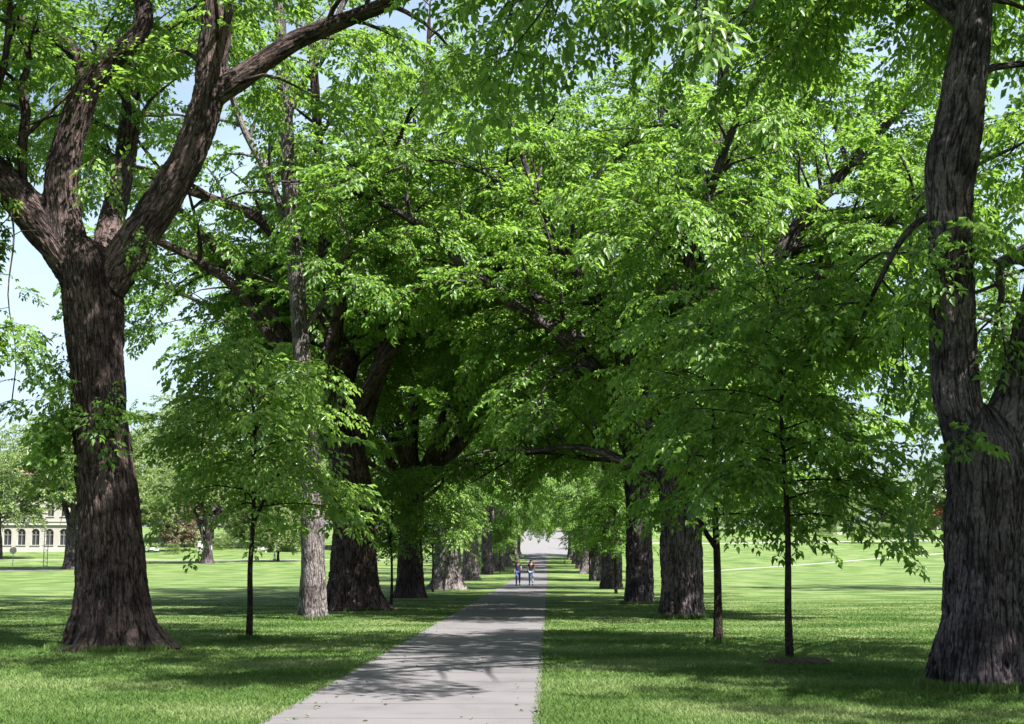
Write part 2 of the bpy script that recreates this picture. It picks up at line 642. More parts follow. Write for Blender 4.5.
def grow(limb, rng, tstart=0.25, spacing=0.6, len0=3.4, len1=1.4, droop=0.09, fr_step=0.36, fscale=1.0,
         keep=None, centre=(0, 0), up=0.35, seg=4):
    """branches along a limb; returns wood tubes and frond placements"""
    pts, rad = resample(limb[0], limb[1], 0.2)
    L = np.concatenate([[0], np.cumsum(np.linalg.norm(np.diff(pts, axis=0), axis=1))])
    tubes, pl = [], []
    s = tstart * L[-1]
    ang = rng.uniform(0, 6.28)
    T, A, B = frames(pts)
    while s < L[-1]:
        i = int(np.searchsorted(L, s))
        i = min(i, len(pts) - 1)
        t = s / L[-1]
        ang += 2.4 + rng.normal() * 0.5
        side = A[i] * math.cos(ang) + B[i] * math.sin(ang)
        out = np.array([pts[i][0] - centre[0], pts[i][1] - centre[1], 0])
        out /= np.linalg.norm(out) + 1e-6
        d = side * 0.8 + T[i] * 0.45 + out * 0.25 + np.array([0, 0, up])
        d /= np.linalg.norm(d)
        ln = (len0 + (len1 - len0) * t) * rng.uniform(0.7, 1.2)
        n = max(4, int(ln / 0.4))
        p = pts[i].copy()
        q = [p.copy()]
        dr = droop * rng.uniform(0.5, 1.6)
        for k in range(n):
            d = d + np.array([0, 0, -dr]) + rng.normal(size=3) * 0.10
            d /= np.linalg.norm(d)
            p = p + d * ln / n
            q.append(p.copy())
        q = np.array(q)
        r0 = min(rad[i] * 0.55, 0.022 * ln)
        tubes.append((q, np.linspace(r0, 0.008, len(q))))
        QL = np.linspace(0, ln, len(q))
        u = ln * 0.22
        sg = 1 if rng.rand() < .5 else -1
        while u <= ln:
            k = min(int(u / ln * n), n - 1)
            f = u / ln * n - k
            pp = q[k] * (1 - f) + q[k + 1] * f
            dd = q[k + 1] - q[k]
            yaw = math.atan2(dd[1], dd[0]) + sg * R(rng.uniform(30, 75)) * (1 - 0.5 * u / ln)
            pit = math.atan2(dd[2], math.hypot(dd[0], dd[1])) * 0.5 + rng.normal() * 0.22
            sc_ = fscale * rng.uniform(0.7, 1.15)
            pl.append((pp[0], pp[1], pp[2], yaw, pit, rng.normal() * 0.25, sc_))
            sg = -sg
            u += fr_step * rng.uniform(0.7, 1.3)
        dd = q[-1] - q[-2]
        pl.append((q[-1][0], q[-1][1], q[-1][2], math.atan2(dd[1], dd[0]), math.atan2(dd[2], math.hypot(dd[0], dd[1])) * 0.7, 0, fscale))
        s += spacing * rng.uniform(0.7, 1.3)
    if keep:
        pl = [a for a in pl if keep(a)]
    return tubes, pl


def auto_limb(p0, yaw, elev, length, r0, rng, arch=0.05, r1=0.04):
    n = 8
    d = np.array([math.cos(yaw) * math.cos(elev), math.sin(yaw) * math.cos(elev), math.sin(elev)])
    p = np.array(p0, float)
    q = [p.copy()]
    for k in range(n):
        d = d + rng.normal(size=3) * 0.09 + np.array([math.cos(yaw), math.sin(yaw), 0]) * arch * (k / 3.0) - np.array([0, 0, arch * k * 0.3])
        d /= np.linalg.norm(d)
        p = p + d * length / n
        q.append(p.copy())
    return np.array(q), np.linspace(r0, r1, n + 1)


def tubes_mesh(name, tubes, extra, mat, seg=5):
    vs, fs, bks, o = [], [], [], 0
    for p, r in tubes:
        v, q, bk, _ = tube(np.asarray(p), np.asarray(r), seg, False)
        vs.append(v)
        fs.append(q + o)
        bks.append(bk)
        o += len(v)
    if extra is not None:
        vs.append(extra[0])
        fs.append(extra[1] + o)
        bks.append(extra[0])
    return mesh_np(name, np.vstack(vs), np.vstack(fs), mat, {'bk': ('FLOAT_VECTOR', np.vstack(bks))}, True)


STAT = {}
SUN_EL, SUN_AZ = 55.0, 134.0        # azimuth measured clockwise from +Y (towards +X)
SDV = np.array([math.sin(R(SUN_AZ)) * math.cos(R(SUN_EL)), math.cos(R(SUN_AZ)) * math.cos(R(SUN_EL)), math.sin(R(SUN_EL))])
_e1 = np.cross(SDV, [0, 0, 1.0])
_e1 /= np.linalg.norm(_e1)
_e2 = np.cross(SDV, _e1)


def clumps(P, cut):
    """keeps fronds in clumps; gaps run along the sun direction as shafts for light"""
    u, v = P @ _e1, P @ _e2
    n2 = noise3(np.stack([u * 0.42, v * 0.42, u * 0 + 3.3], -1)) + 0.5 * noise3(np.stack([u * 1.0, v * 1.0, u * 0 + 9.1], -1))  # noise across the sun direction: crowns shaped so sun patches reach the ground
    n3 = noise3(P * 0.55 + 11.0)
    return (n2 * 0.8 + n3 * 0.55) > cut + 0.013 * np.clip(P[:, 2] - 11, 0, 14)  # thinned higher up so sun gets to the low foliage


def build_tree(name, label, cat, group, base, trunk, limbs, extra_limbs, bark, leafm, seed, voxel=0.06, flare=0.45,
               ridge=0.03, templates=None, keep=None, sub=True, gkw=None, fgrow=None, twig_mat=None, sprouts=None, cut=-0.17):
    """trunk/limbs in WORLD coords. extra_limbs: thinner limbs built as plain tubes. All limbs carry leaves."""
    rng = np.random.RandomState(seed)
    base = np.array(base, float)
    root = thing(name, label, cat, base, group)
    loc = lambda c: (np.asarray(c[0], float) - base, np.asarray(c[1], float))
    trunk = loc(trunk)
    limbs = [loc(c) for c in limbs]
    extra = [loc(c) for c in extra_limbs]
    V, Fq, bk, fc = wood_remesh([trunk] + limbs, voxel, rng, flare, ridge, sub)
    objs = split_wood(V, Fq, bk, fc, bark, root, ['trunk'] + ['limb'] * len(limbs))
    tubes_all, pl = [], []
    g = dict(gkw or {})
    for i, l in enumerate(limbs + extra):
        kw = dict(g)
        if fgrow and i in fgrow:
            if fgrow[i] is None:
                continue
            kw.update(fgrow[i])
        tb, p = grow(l, rng, **kw)
        tubes_all += tb
        pl += p
    kp = [a for a in pl if (keep is None or keep((a[0] + base[0], a[1] + base[1], a[2] + base[2])))]
    kp = np.array(kp)
    kp = kp[clumps(kp[:, :3] + base, cut)]
    res = place_fronds(kp, templates or FR, rng)
    cv, cf, cr, wv, wf = res
    ex = []
    for l in extra:
        e = tubes_mesh('limb', [resample(l[0], l[1], 0.25)], None, bark, 12)
        link('limb', e, root)
    # keep only branches near kept fronds
    if keep is not None:
        tubes_all = [t for t in tubes_all if keep(t[0][-1] + base) or keep(t[0][len(t[0]) // 2] + base)]
    br = tubes_mesh('branches', tubes_all, (wv, wf), twig_mat or bark, 5)
    link('branches', br, root)
    cr_o = link('crown', mesh_np('crown', cv, cf, leafm, {'rnd': ('FLOAT', cr)}), root)
    STAT[name + str(seed)] = len(cf)
    for sp in (sprouts or []):
        # leafy shoots growing straight from the bark
        c, rad_, n_ = np.array(sp[0]) - base, sp[1], sp[2]
        s_pl = []
        for k in range(n_):
            a = rng.uniform(0, 2 * PI)
            if len(sp) > 3:
                a = sp[3] + rng.uniform(-1.2, 1.2)
            s_pl.append((c[0] + math.cos(a) * rad_ * .9, c[1] + math.sin(a) * rad_ * .9, c[2] + rng.normal() * 0.28, a + rng.normal() * .3,
                         rng.uniform(-0.9, 0.2), rng.normal() * .4, rng.uniform(0.5, 0.85)))
        for one in s_pl:
            r = place_fronds([one], FR_S, rng)
            so = link('shoot_leaves', mesh_np('shoot_leaves', r[0], r[1], leafm, {'rnd': ('FLOAT', r[2])}), root)
            link('stem', mesh_np('stem', r[3], r[4], M_TWIG), so)
    return root


def copy_tree(root, label, loc, rz=0.0, s=1.0, group=None, name=None, sz=None):
    r = root.copy()
    COL.objects.link(r)
    if name:
        r.name = name
    r.location = Vector(loc)
    r.rotation_euler = (0, 0, rz)
    r.scale = (s, s, sz or s)
    r['label'] = label
    if group:
        r['group'] = group
    for ch in list(root.children):
        c = ch.copy()
        COL.objects.link(c)
        c.parent = r
        for gch in ch.children:
            d = gch.copy()
            COL.objects.link(d)
            d.parent = c
    return r


def pixchain(lst, Y, ref=None):
    """lst of (px, py, width_px[, dY]) at distance Y"""
    pts, rad = [], []
    for it in lst:
        dY = it[3] if len(it) > 3 else 0.0
        p = at(it[0], it[1], Y + dY)
        pts.append(p)
        rad.append(it[2] / F * (Y + dY) / 2.0 * 0.94)
    return np.array(pts), np.array(rad)


ELMS = 'old elms lining the walk'
SAPS = 'young trees planted between the old elms'

# ------------------------------------------------------------------ sky and sun
world = bpy.data.worlds.new('World')
sc.world = world
world.use_nodes = True
wn = world.node_tree
bg = wn.nodes['Background']
sky = wn.nodes.new('ShaderNodeTexSky')
sky.sky_type = 'NISHITA'
sky.sun_disc = False
sky.sun_elevation = R(SUN_EL)
sky.sun_rotation = R(SUN_AZ)
sky.air_density = 1.0
sky.dust_density = 2.5
sky.ozone_density = 1.0
wtc = wn.nodes.new('ShaderNodeTexCoord')
wmp = wn.nodes.new('ShaderNodeMapping')
wmp.inputs['Scale'].default_value = (1.0, 1.0, 2.6)
wn.links.new(wtc.outputs['Generated'], wmp.inputs['Vector'])
wnz = wn.nodes.new('ShaderNodeTexNoise')
wnz.inputs['Scale'].default_value = 2.2
wnz.inputs['Detail'].default_value = 6.0
wn.links.new(wmp.outputs[0], wnz.inputs['Vector'])
wrp = wn.nodes.new('ShaderNodeMapRange')
wrp.inputs['From Min'].default_value = 0.36
wrp.inputs['From Max'].default_value = 0.62
wrp.inputs['To Min'].default_value = 0.25
wrp.inputs['To Max'].default_value = 0.85
wn.links.new(wnz.outputs['Fac'], wrp.inputs['Value'])
wmx = wn.nodes.new('ShaderNodeMixRGB')
wmx.inputs[2].default_value = (5.2, 6.6, 7.8, 1)      # thin bright cloud
wsp = wn.nodes.new('ShaderNodeSeparateXYZ')
wn.links.new(wtc.outputs['Generated'], wsp.inputs[0])
wel = wn.nodes.new('ShaderNodeMapRange')               # the cloud bank thins out overhead
wel.inputs['From Min'].default_value = 0.25
wel.inputs['From Max'].default_value = 0.75
wel.inputs['To Min'].default_value = 1.0
wel.inputs['To Max'].default_value = 0.05
wn.links.new(wsp.outputs['Z'], wel.inputs['Value'])
wml = wn.nodes.new('ShaderNodeMath')
wml.operation = 'MULTIPLY'
wn.links.new(wrp.outputs[0], wml.inputs[0])
wn.links.new(wel.outputs[0], wml.inputs[1])
wn.links.new(wml.outputs[0], wmx.inputs[0])
wn.links.new(sky.outputs[0], wmx.inputs[1])
wn.links.new(wmx.outputs[0], bg.inputs[0])
bg.inputs[1].default_value = 0.05
sun = bpy.data.lights.new('sun', 'SUN')
sun.energy = 5.0
sun.angle = R(0.5)
sun.color = (1.0, 0.965, 0.91)
sun_o = bpy.data.objects.new('sun', sun)
COL.objects.link(sun_o)
sd = Vector((math.sin(R(SUN_AZ)) * math.cos(R(SUN_EL)), math.cos(R(SUN_AZ)) * math.cos(R(SUN_EL)), math.sin(R(SUN_EL))))
sun_o.rotation_euler = sd.to_track_quat('Z', 'Y').to_euler()
sun_o.location = (60, -20, 80)
sc.view_settings.view_transform = 'Standard'
sc.view_settings.look = 'None'
sc.view_settings.gamma = 1
sc.view_settings.exposure = 1.85
sc.cycles.max_bounces = 7
sc.cycles.diffuse_bounces = 1
sc.cycles.transmission_bounces = 4
sc.cycles.glossy_bounces = 2
sc.cycles.caustics_reflective = False
sc.cycles.caustics_refractive = False
sc.cycles.sample_clamp_indirect = 6.0


# ------------------------------------------------------------------ ground
def grass_mat(name, blades=False):
    m, nt, out = new_mat(name)
    L = nt.links.new
    tc = N(nt, 'ShaderNodeTexCoord')
    n1 = N(nt, 'ShaderNodeTexNoise', Scale=0.35, Detail=4.0)
    n2 = N(nt, 'ShaderNodeTexNoise', Scale=28.0, Detail=6.0, Roughness=0.7)
    L(tc.outputs['Object'], n1.inputs['Vector'])
    L(tc.outputs['Object'], n2.inputs['Vector'])
    sp = N(nt, 'ShaderNodeSeparateXYZ')
    L(tc.outputs['Object'], sp.inputs[0])
    # mowing stripes: the nap of the lawn alternates every 1.9 m
    ml = N(nt, 'ShaderNodeMath', operation='MULTIPLY')
    L(sp.outputs['Y'], ml.inputs[0])
    ml.inputs[1].default_value = PI / 1.9
    wob = N(nt, 'ShaderNodeMath', operation='MULTIPLY_ADD')
    L(n1.outputs['Fac'], wob.inputs[0])
    wob.inputs[1].default_value = 1.2
    L(ml.outputs[0], wob.inputs[2])
    sn = N(nt, 'ShaderNodeMath', operation='SINE')
    L(wob.outputs[0], sn.inputs[0])
    a = N(nt, 'ShaderNodeMath', operation='MULTIPLY_ADD')
    L(sn.outputs[0], a.inputs[0])
    a.inputs[1].default_value = 0.07
    L(n1.outputs['Fac'], a.inputs[2])
    b = N(nt, 'ShaderNodeMath', operation='MULTIPLY_ADD')
    L(n2.outputs['Fac'], b.inputs[0])
    b.inputs[1].default_value = 0.9 if not blades else 0.0
    L(a.outputs[0], b.inputs[2])
    off = 0.45 if not blades else 0.0
    rp = ramp(nt, [(0.30 + off, (0.040, 0.082, 0.016)), (0.5 + off, (0.074, 0.125, 0.030)), (0.72 + off, (0.135, 0.178, 0.064))])
    L(b.outputs[0], rp.inputs['Fac'])
    p = N(nt, 'ShaderNodeBsdfPrincipled', Roughness=0.75)
    p.inputs['Specular IOR Level'].default_value = 0.12
    if blades:
        ar = N(nt, 'ShaderNodeAttribute', attribute_name='rnd')
        r2 = ramp(nt, [(0, (0.95, 1.05, 0.95)), (0.7, (1.7, 1.6, 1.9)), (1.0, (2.9, 2.3, 3.6))])
        L(ar.outputs['Fac'], r2.inputs['Fac'])
        mu = N(nt, 'ShaderNodeMixRGB', blend_type='MULTIPLY')
        mu.inputs[0].default_value = 1
        L(rp.outputs['Color'], mu.inputs[1])
        L(r2.outputs['Color'], mu.inputs[2])
        L(mu.outputs[0], p.inputs['Base Color'])
        t = N(nt, 'ShaderNodeBsdfTranslucent')
        L(mu.outputs[0], t.inputs['Color'])
        mx = N(nt, 'ShaderNodeMixShader')
        mx.inputs[0].default_value = 0.45
        L(p.outputs[0], mx.inputs[1])
        L(t.outputs[0], mx.inputs[2])
        L(mx.outputs[0], out.inputs['Surface'])
    else:
        L(rp.outputs['Color'], p.inputs['Base Color'])
        bp = N(nt, 'ShaderNodeBump', Strength=0.8, Distance=0.05)
        L(n2.outputs['Fac'], bp.inputs['Height'])
        L(bp.outputs['Normal'], p.inputs['Normal'])
        L(p.outputs[0], out.inputs['Surface'])
    return m


def concrete_mat(name, col, joint=1.52, stains=0.25):
    m, nt, out = new_mat(name)
    L = nt.links.new
    tc = N(nt, 'ShaderNodeTexCoord')
    n1 = N(nt, 'ShaderNodeTexNoise', Scale=0.9, Detail=6.0, Roughness=0.6)
    n2 = N(nt, 'ShaderNodeTexNoise', Scale=60.0, Detail=4.0)
    L(tc.outputs['Object'], n1.inputs['Vector'])
    L(tc.outputs['Object'], n2.inputs['Vector'])
    mx = N(nt, 'ShaderNodeMath', operation='MULTIPLY_ADD')
    L(n2.outputs['Fac'], mx.inputs[0])
    mx.inputs[1].default_value = 0.35
    L(n1.outputs['Fac'], mx.inputs[2])
    rp = ramp(nt, [(0.45, tuple(c * (1 - stains) for c in col)), (0.62, col), (0.85, tuple(min(1, c * 1.12) for c in col))])
    L(mx.outputs[0], rp.inputs['Fac'])
    sp = N(nt, 'ShaderNodeSeparateXYZ')
    L(tc.outputs['Object'], sp.inputs[0])
    md = N(nt, 'ShaderNodeMath', operation='PINGPONG')
    L(sp.outputs['Y'], md.inputs[0])
    md.inputs[1].default_value = joint / 2
    gt = N(nt, 'ShaderNodeMath', operation='LESS_THAN')
    L(md.outputs[0], gt.inputs[0])
    gt.inputs[1].default_value = 0.016
    cm = N(nt, 'ShaderNodeMixRGB', blend_type='MULTIPLY')
    L(gt.outputs[0], cm.inputs[0])
    L(rp.outputs['Color'], cm.inputs[1])
    cm.inputs[2].default_value = (0.30, 0.28, 0.26, 1)
    p = N(nt, 'ShaderNodeBsdfPrincipled', Roughness=0.85)
    p.inputs['Specular IOR Level'].default_value = 0.25
    L(cm.outputs[0], p.inputs['Base Color'])
    bp = N(nt, 'ShaderNodeBump', Strength=0.35, Distance=0.01)
    L(n2.outputs['Fac'], bp.inputs['Height'])
    L(bp.outputs['Normal'], p.inputs['Normal'])
    L(p.outputs[0], out.inputs['Surface'])
    return m


M_GRASS = grass_mat('lawn_grass')
M_BLADE = grass_mat('grass_blades', True)
M_PATH = concrete_mat('path_concrete', (0.118, 0.111, 0.116))
M_PLAZA = concrete_mat('plaza_concrete', (0.14, 0.136, 0.14), 3.0, 0.12)
M_ROAD = plain('road_asphalt', (0.075, 0.075, 0.08), 0.9, 0.2)
M_KERB = plain('kerb_concrete', (0.42, 0.41, 0.39), 0.85, 0.1)
M_FPATH = plain('footpath_concrete', (0.26, 0.25, 0.24), 0.85, 0.1)


def gzv(x, y):
    return np.vectorize(gz)(x, y)


def bumps(x, y):
    p = np.stack([x * 0.12, y * 0.12, np.zeros_like(x)], -1).reshape(-1, 3)
    return noise3(p).reshape(x.shape) * 0.05


xs = np.unique(np.concatenate([np.linspace(-900, -60, 30), np.linspace(-60, -4, 60), np.linspace(-4, 2, 7), np.linspace(2, 60, 60), np.linspace(60, 900, 30)]))
ys = np.unique(np.concatenate([np.linspace(-80, 8, 20), np.linspace(8, 60, 60), np.linspace(60, 340, 100), np.linspace(340, 2500, 40)]))
GX, GY = np.meshgrid(xs, ys)
GZ = gzv(GX, GY) + np.where((GX > -4.5) & (GX < 1.5), 0, 1) * 0
GZ = GZ + bumps(GX, GY) * np.clip((np.abs(GX + 1.4) - 2.2) / 3, 0, 1) * np.clip((140 - GY) / 60, 0, 1)
nx, ny = len(xs), len(ys)
ii = np.arange(ny - 1)[:, None] * nx
jj = np.arange(nx - 1)[None]
Q = np.stack([ii + jj, ii + jj + 1, ii + nx + jj + 1, ii + nx + jj], -1).reshape(-1, 4)
lawn = link('lawn', mesh_np('lawn', np.stack([GX, GY, GZ], -1).reshape(-1, 3), Q, M_GRASS, smooth=True))
lawn['kind'] = 'structure'


def strip(name, line, width, mat, lift, kind='structure', step=2.0, thick=0.0):
    """ribbon following the terrain along a polyline of (x,y)"""
    line = np.array(line, float)
    pts = [line[0]]
    for a, b in zip(line[:-1], line[1:]):
        n = max(1, int(np.linalg.norm(b - a) / step))
        for k in range(1, n + 1):
            pts.append(a + (b - a) * k / n)
    pts = np.array(pts)
    T = np.gradient(pts, axis=0)
    T /= np.linalg.norm(T, axis=1)[:, None]
    Nn = np.stack([-T[:, 1], T[:, 0]], -1)
    V = []
    for s in (-0.5, -0.17, 0.17, 0.5):
        p = pts + Nn * width * s
        V.append(np.column_stack([p, gzv(p[:, 0], p[:, 1]) + lift]))
    V = np.stack(V, 1)
    n = len(pts)
    i = np.arange(n - 1)[:, None] * 4
    j = np.arange(3)[None]
    q = np.stack([i + j + 1, i + j, i + 4 + j, i + 4 + j + 1], -1).reshape(-1, 4)
    o = link(name, mesh_np(name, V.reshape(-1, 3), q, mat, smooth=True))
    o['kind'] = kind
    return o


PX0, PX1 = -2.93, -0.10
strip('path', [((PX0 + PX1) / 2, -12), ((PX0 + PX1) / 2, 222)], PX1 - PX0, M_PATH, 0.012)
# the pale open square at the far end of the walk
pz = ground(545, 551)
V = []
prof = [(217, -4.4, 3.4), (240, -4.8, 3.8), (270, -5.2, 4.6), (300, -5.6, 5.2), (330, -5.8, 5.8), (345, -5.8, 6)]
for y, x0, x1 in prof:
    for t in np.linspace(0, 1, 6):
        x = x0 + (x1 - x0) * t
        V.append((x, y, gz(x, y) + 0.03))
q = []
for i in range(len(prof) - 1):
    for j in range(5):
        q.append((i * 6 + j, i * 6 + j + 1, (i + 1) * 6 + j + 1, (i + 1) * 6 + j))
o = link('plaza', mesh_np('plaza', np.array(V), np.array(q), M_PLAZA, smooth=True))
o['kind'] = 'structure'

# side road and footpaths out on the lawns
strip('road', [(-200, 158), (-52.5, 153), (-30, 152.0)][:2], 4.2, M_ROAD, 0.02)
o = strip('kerb', [(-200, 155.7), (-52.5, 150.7)], 0.35, M_KERB, 0.03)
strip('footpath', [(-200, 206), (-46, 201), (-8, 203)], 2.4, M_FPATH, 0.016)
a0, a1 = ground(725, 543.5), ground(960, 540)
strip('footpath', [(9, a0[1] + 4), tuple(a0[:2]), tuple(a1[:2]), (a1[0] + 60, a1[1] + 6)], 3.6, M_FPATH, 0.016)
b0, b1, b2 = ground(700, 571.5), ground(860, 560), ground(960, 552)
strip('footpath', [(b0[0] - 6, b0[1] - 4), tuple(b0[:2]), tuple(b1[:2]), tuple(b2[:2]), (b2[0] + 60, b2[1] + 60)], 0.9, M_FPATH, 0.012)
c0, c1 = ground(835, 534.5), ground(870, 529)
strip('footpath', [tuple(c0[:2]), tuple(c1[:2])], 2.5, M_FPATH, 0.014)

# ------------------------------------------------------------------ near grass
TUFTS = [(at(113, 656, 26.8)[0], 26.8, 1.0, 4000), (at(980, 690, 18.9)[0], 18.9, 0.62, 3000), (at(313, 620, 40.)[0], 40, .42, 1500),
         (at(355, 612, 48.)[0], 48, .95, 1500), (at(682, 620, 41.5)[0], 41.5, .68, 2500), (at(640, 604, 54.7)[0], 54.7, .6, 1000),
         (at(790, 664, 23.4)[0], 23.4, .10, 300), (at(718, 644, 29.)[0], 29, .13, 300), (at(249, 641, 30.)[0], 30, .10, 300)]
rg = np.random.RandomState(3)
nb = 560000
yy = 12.0 + 58.0 * rg.rand(nb * 2) ** 1.9
xx = (rg.rand(nb * 2) - 0.5) * (yy * 0.84 + 3) - yy * 0.02
ok = ((xx < PX0 + 0.05 + 0.09 * noise3(np.stack([yy * 2.2, yy * 0 + 1, yy * 0], -1))) | (xx > PX1 - 0.05 + 0.09 * noise3(np.stack([yy * 2.2, yy * 0 + 7, yy * 0], -1))))
xx, yy = xx[ok][:nb], yy[ok][:nb]
n = len(xx)
clump = noise3(np.stack([xx * 1.8, yy * 1.8, xx * 0], -1)) * 0.5 + noise3(np.stack([xx * 6, yy * 6, xx * 0], -1)) * 0.5
hh = (0.028 + 0.024 * rg.rand(n)) * (1 + 0.7 * clump) * (1 - 0.92 * np.clip((yy - 24) / 42, 0, 1))
ww = 0.0050 + 0.00045 * (yy - 8)
th = rg.rand(n) * 2 * PI
lean = rg.normal(size=(n, 2)) * 0.8 * hh[:, None]
# untrimmed tufts round the feet of the trunks
for (tx, ty, tr_, tn) in TUFTS:
    a_ = rg.rand(tn) * 2 * PI
    q_ = tr_ + np.abs(rg.normal(size=tn)) * 0.09
    k_ = rg.choice(n, tn, replace=False)
    xx[k_] = tx + np.cos(a_) * q_
    yy[k_] = ty + np.sin(a_) * q_
    hh[k_] = 0.07 + 0.09 * rg.rand(tn)
zb = bumps(xx, yy) * np.clip((np.abs(xx + 1.4) - 2.2) / 3, 0, 1)
b1_ = np.stack([xx - np.cos(th) * ww, yy - np.sin(th) * ww, zb - 0.005], -1)
b2_ = np.stack([xx + np.cos(th) * ww, yy + np.sin(th) * ww, zb - 0.005], -1)
tp = np.stack([xx + lean[:, 0], yy + lean[:, 1], zb + hh], -1)
V = np.stack([b1_, b2_, tp], 1).reshape(-1, 3)
fc = np.arange(n * 3).reshape(-1, 3)
go = link('grass', mesh_np('grass', V, fc, M_BLADE, {'rnd': ('FLOAT', np.repeat(np.clip(rg.rand(n) * 0.8 + clump * 0.5, 0, 1), 3))}))
go['kind'] = 'stuff'
tag(go, 'short mown green grass growing on both sides of the walk', 'grass')
# ------------------------------------------------------------------ the hero elm on the left
def elm_left():
    Y = 26.8
    tr = pixchain([(113, 656, 78), (113, 630, 76), (113, 600, 68), (112, 560, 66), (109, 512, 62), (104, 462, 60), (99, 410, 57), (97, 362, 58), (94, 310, 64), (88, 268, 60), (84, 248, 34), (82, 238, 12)], Y)
    tr[0][0][2] = -0.05
    limbs = [
        pixchain([(88, 300, 40), (66, 255, 44), (40, 222, 42), (12, 190, 38, -.2), (-25, 150, 33, -.5), (-75, 90, 26, -1), (-140, 10, 16, -1.5), (-210, -60, 8, -2)], Y),
        pixchain([(82, 290, 42), (66, 240, 42), (62, 190, 37), (68, 145, 34), (80, 105, 31), (89, 78, 30)], Y),
        pixchain([(89, 84, 22), (76, 55, 18), (55, 38, 15), (20, 22, 13, .3), (-20, -30, 11, .5), (-60, -110, 7, 1), (-90, -180, 4, 1)], Y),
        pixchain([(88, 86, 28), (110, 62, 24), (140, 32, 22), (144, 8, 20), (128, -40, 17, .3), (118, -120, 13, .6), (130, -230, 9, 1), (120, -330, 4, 1)], Y),
        pixchain([(100, 300, 40), (125, 258, 44), (155, 212, 41), (186, 160, 38), (206, 105, 36), (213, 55, 34), (219, 0, 33), (226, -80, 27, .5), (240, -180, 20, .8), (250, -300, 12, 1), (255, -400, 5, 1)], Y),
        pixchain([(208, 100, 26), (240, 78, 28), (272, 55, 24), (300, 38, 22), (345, 20, 19, -.3), (400, -2, 16, -.6), (470, -40, 12, -1), (540, -60, 7, -1.5)], Y),
        pixchain([(100, 280, 34, .3), (112, 220, 28, 1.8), (125, 160, 24, 3.5), (135, 60, 18, 5), (150, -60, 12, 7), (160, -160, 6, 8)], Y),
    ]
    rng = np.random.RandomState(5)
    ex = [
        pixchain([(24, 196, 9, -.1), (22, 150, 11, -.2), (26, 110, 11, -.2), (20, 85, 9, -.3), (30, 60, 7, -.4), (12, 20, 5, -.6)], Y),
        pixchain([(-20, 152, 12, -.5), (-10, 110, 10, -.9), (5, 60, 8, -1.4), (10, 0, 6, -2)], Y),
    ]
    for (qx, qy, w_) in ((-28, 150, 4), (6, 185, 3), (-60, 110, 4)):
        ex.append(pixchain([(qx, qy, w_, -.3), (qx + 8, qy + 50, w_ * .7, -.6), (qx + 2, qy + 110, w_ * .5, -.8), (qx + 10, qy + 170, w_ * .4, -.7), (qx + 6, qy + 215, 1.5, -.6)], Y))
    top = tr[0][-1]
    ex.append(auto_limb(limbs[4][0][8], R(-80), R(30), 8, 0.10, rng, 0.10))
    ex.append(auto_limb(limbs[3][0][5], R(-100), R(40), 8, 0.10, rng, 0.10))
    ex.append(auto_limb(limbs[0][0][5], R(-120), R(40), 7, 0.10, rng, 0.10))
    ex.append(auto_limb(limbs[0][0][4], R(120), R(25), 8, 0.12, rng, 0.10))
    ex.append(auto_limb(limbs[1][0][4], R(100), R(35), 8, 0.12, rng, 0.10))
    ex.append(auto_limb(limbs[4][0][6], R(-50), R(35), 8, 0.12, rng, 0.12))
    ex.append(auto_limb(limbs[4][0][7], R(20), R(40), 8, 0.12, rng, 0.12))
    ex.append(auto_limb(limbs[6][0][3], R(70), R(40), 8, 0.11, rng, 0.12))

    def keep(p):
        x, y, z = p
        if z < 3.9:
            return False
        if z < 6.3 and x > -9.8:
            return False
        if y > Y + .6 and z < 10.0 and x > -8.2:
            return False
        if y < Y + 0.6 and z < 11.2 and -9.9 < x < -4.6:
            # the big fork stands free of leaves on the side of the walk
            return (hash((round(x, 2), round(z, 2))) % 100) < 7
        return True
    sp_y = at(99, 405, Y)
    spr = [(at(96, 408, Y), 0.52, 26, R(-110)), (at(76, 420, Y), 0.25, 12, R(190)), (at(74, 375, Y), 0.25, 10, R(190)), (at(76, 455, Y), 0.2, 5, R(190)), (at(150, 250, Y), .3, 4, R(-60)), (at(98, 178, Y), .25, 5, R(-40))]
    # drooping shoots on the left side of the stem
    t = build_tree('elm_tree', 'huge brown elm at the left with wide open fork and leafy shoots round its stem', 'tree', ELMS,
                   (tr[0][0][0], Y, 0), tr, limbs, ex, M_BARK_L, M_LEAF, 11, voxel=0.045, flare=0.55, ridge=0.036, keep=keep,
                   gkw=dict(spacing=0.44, tstart=0.28, len0=3.6, len1=1.5, fscale=1.0, fr_step=0.27), fgrow={1: dict(tstart=0.7, spacing=1.0), **{k: dict(len0=1.0, len1=.6, spacing=.3, tstart=.15, fscale=.8) for k in (9, 10, 11)}}, sprouts=spr, cut=-0.14)
    return t


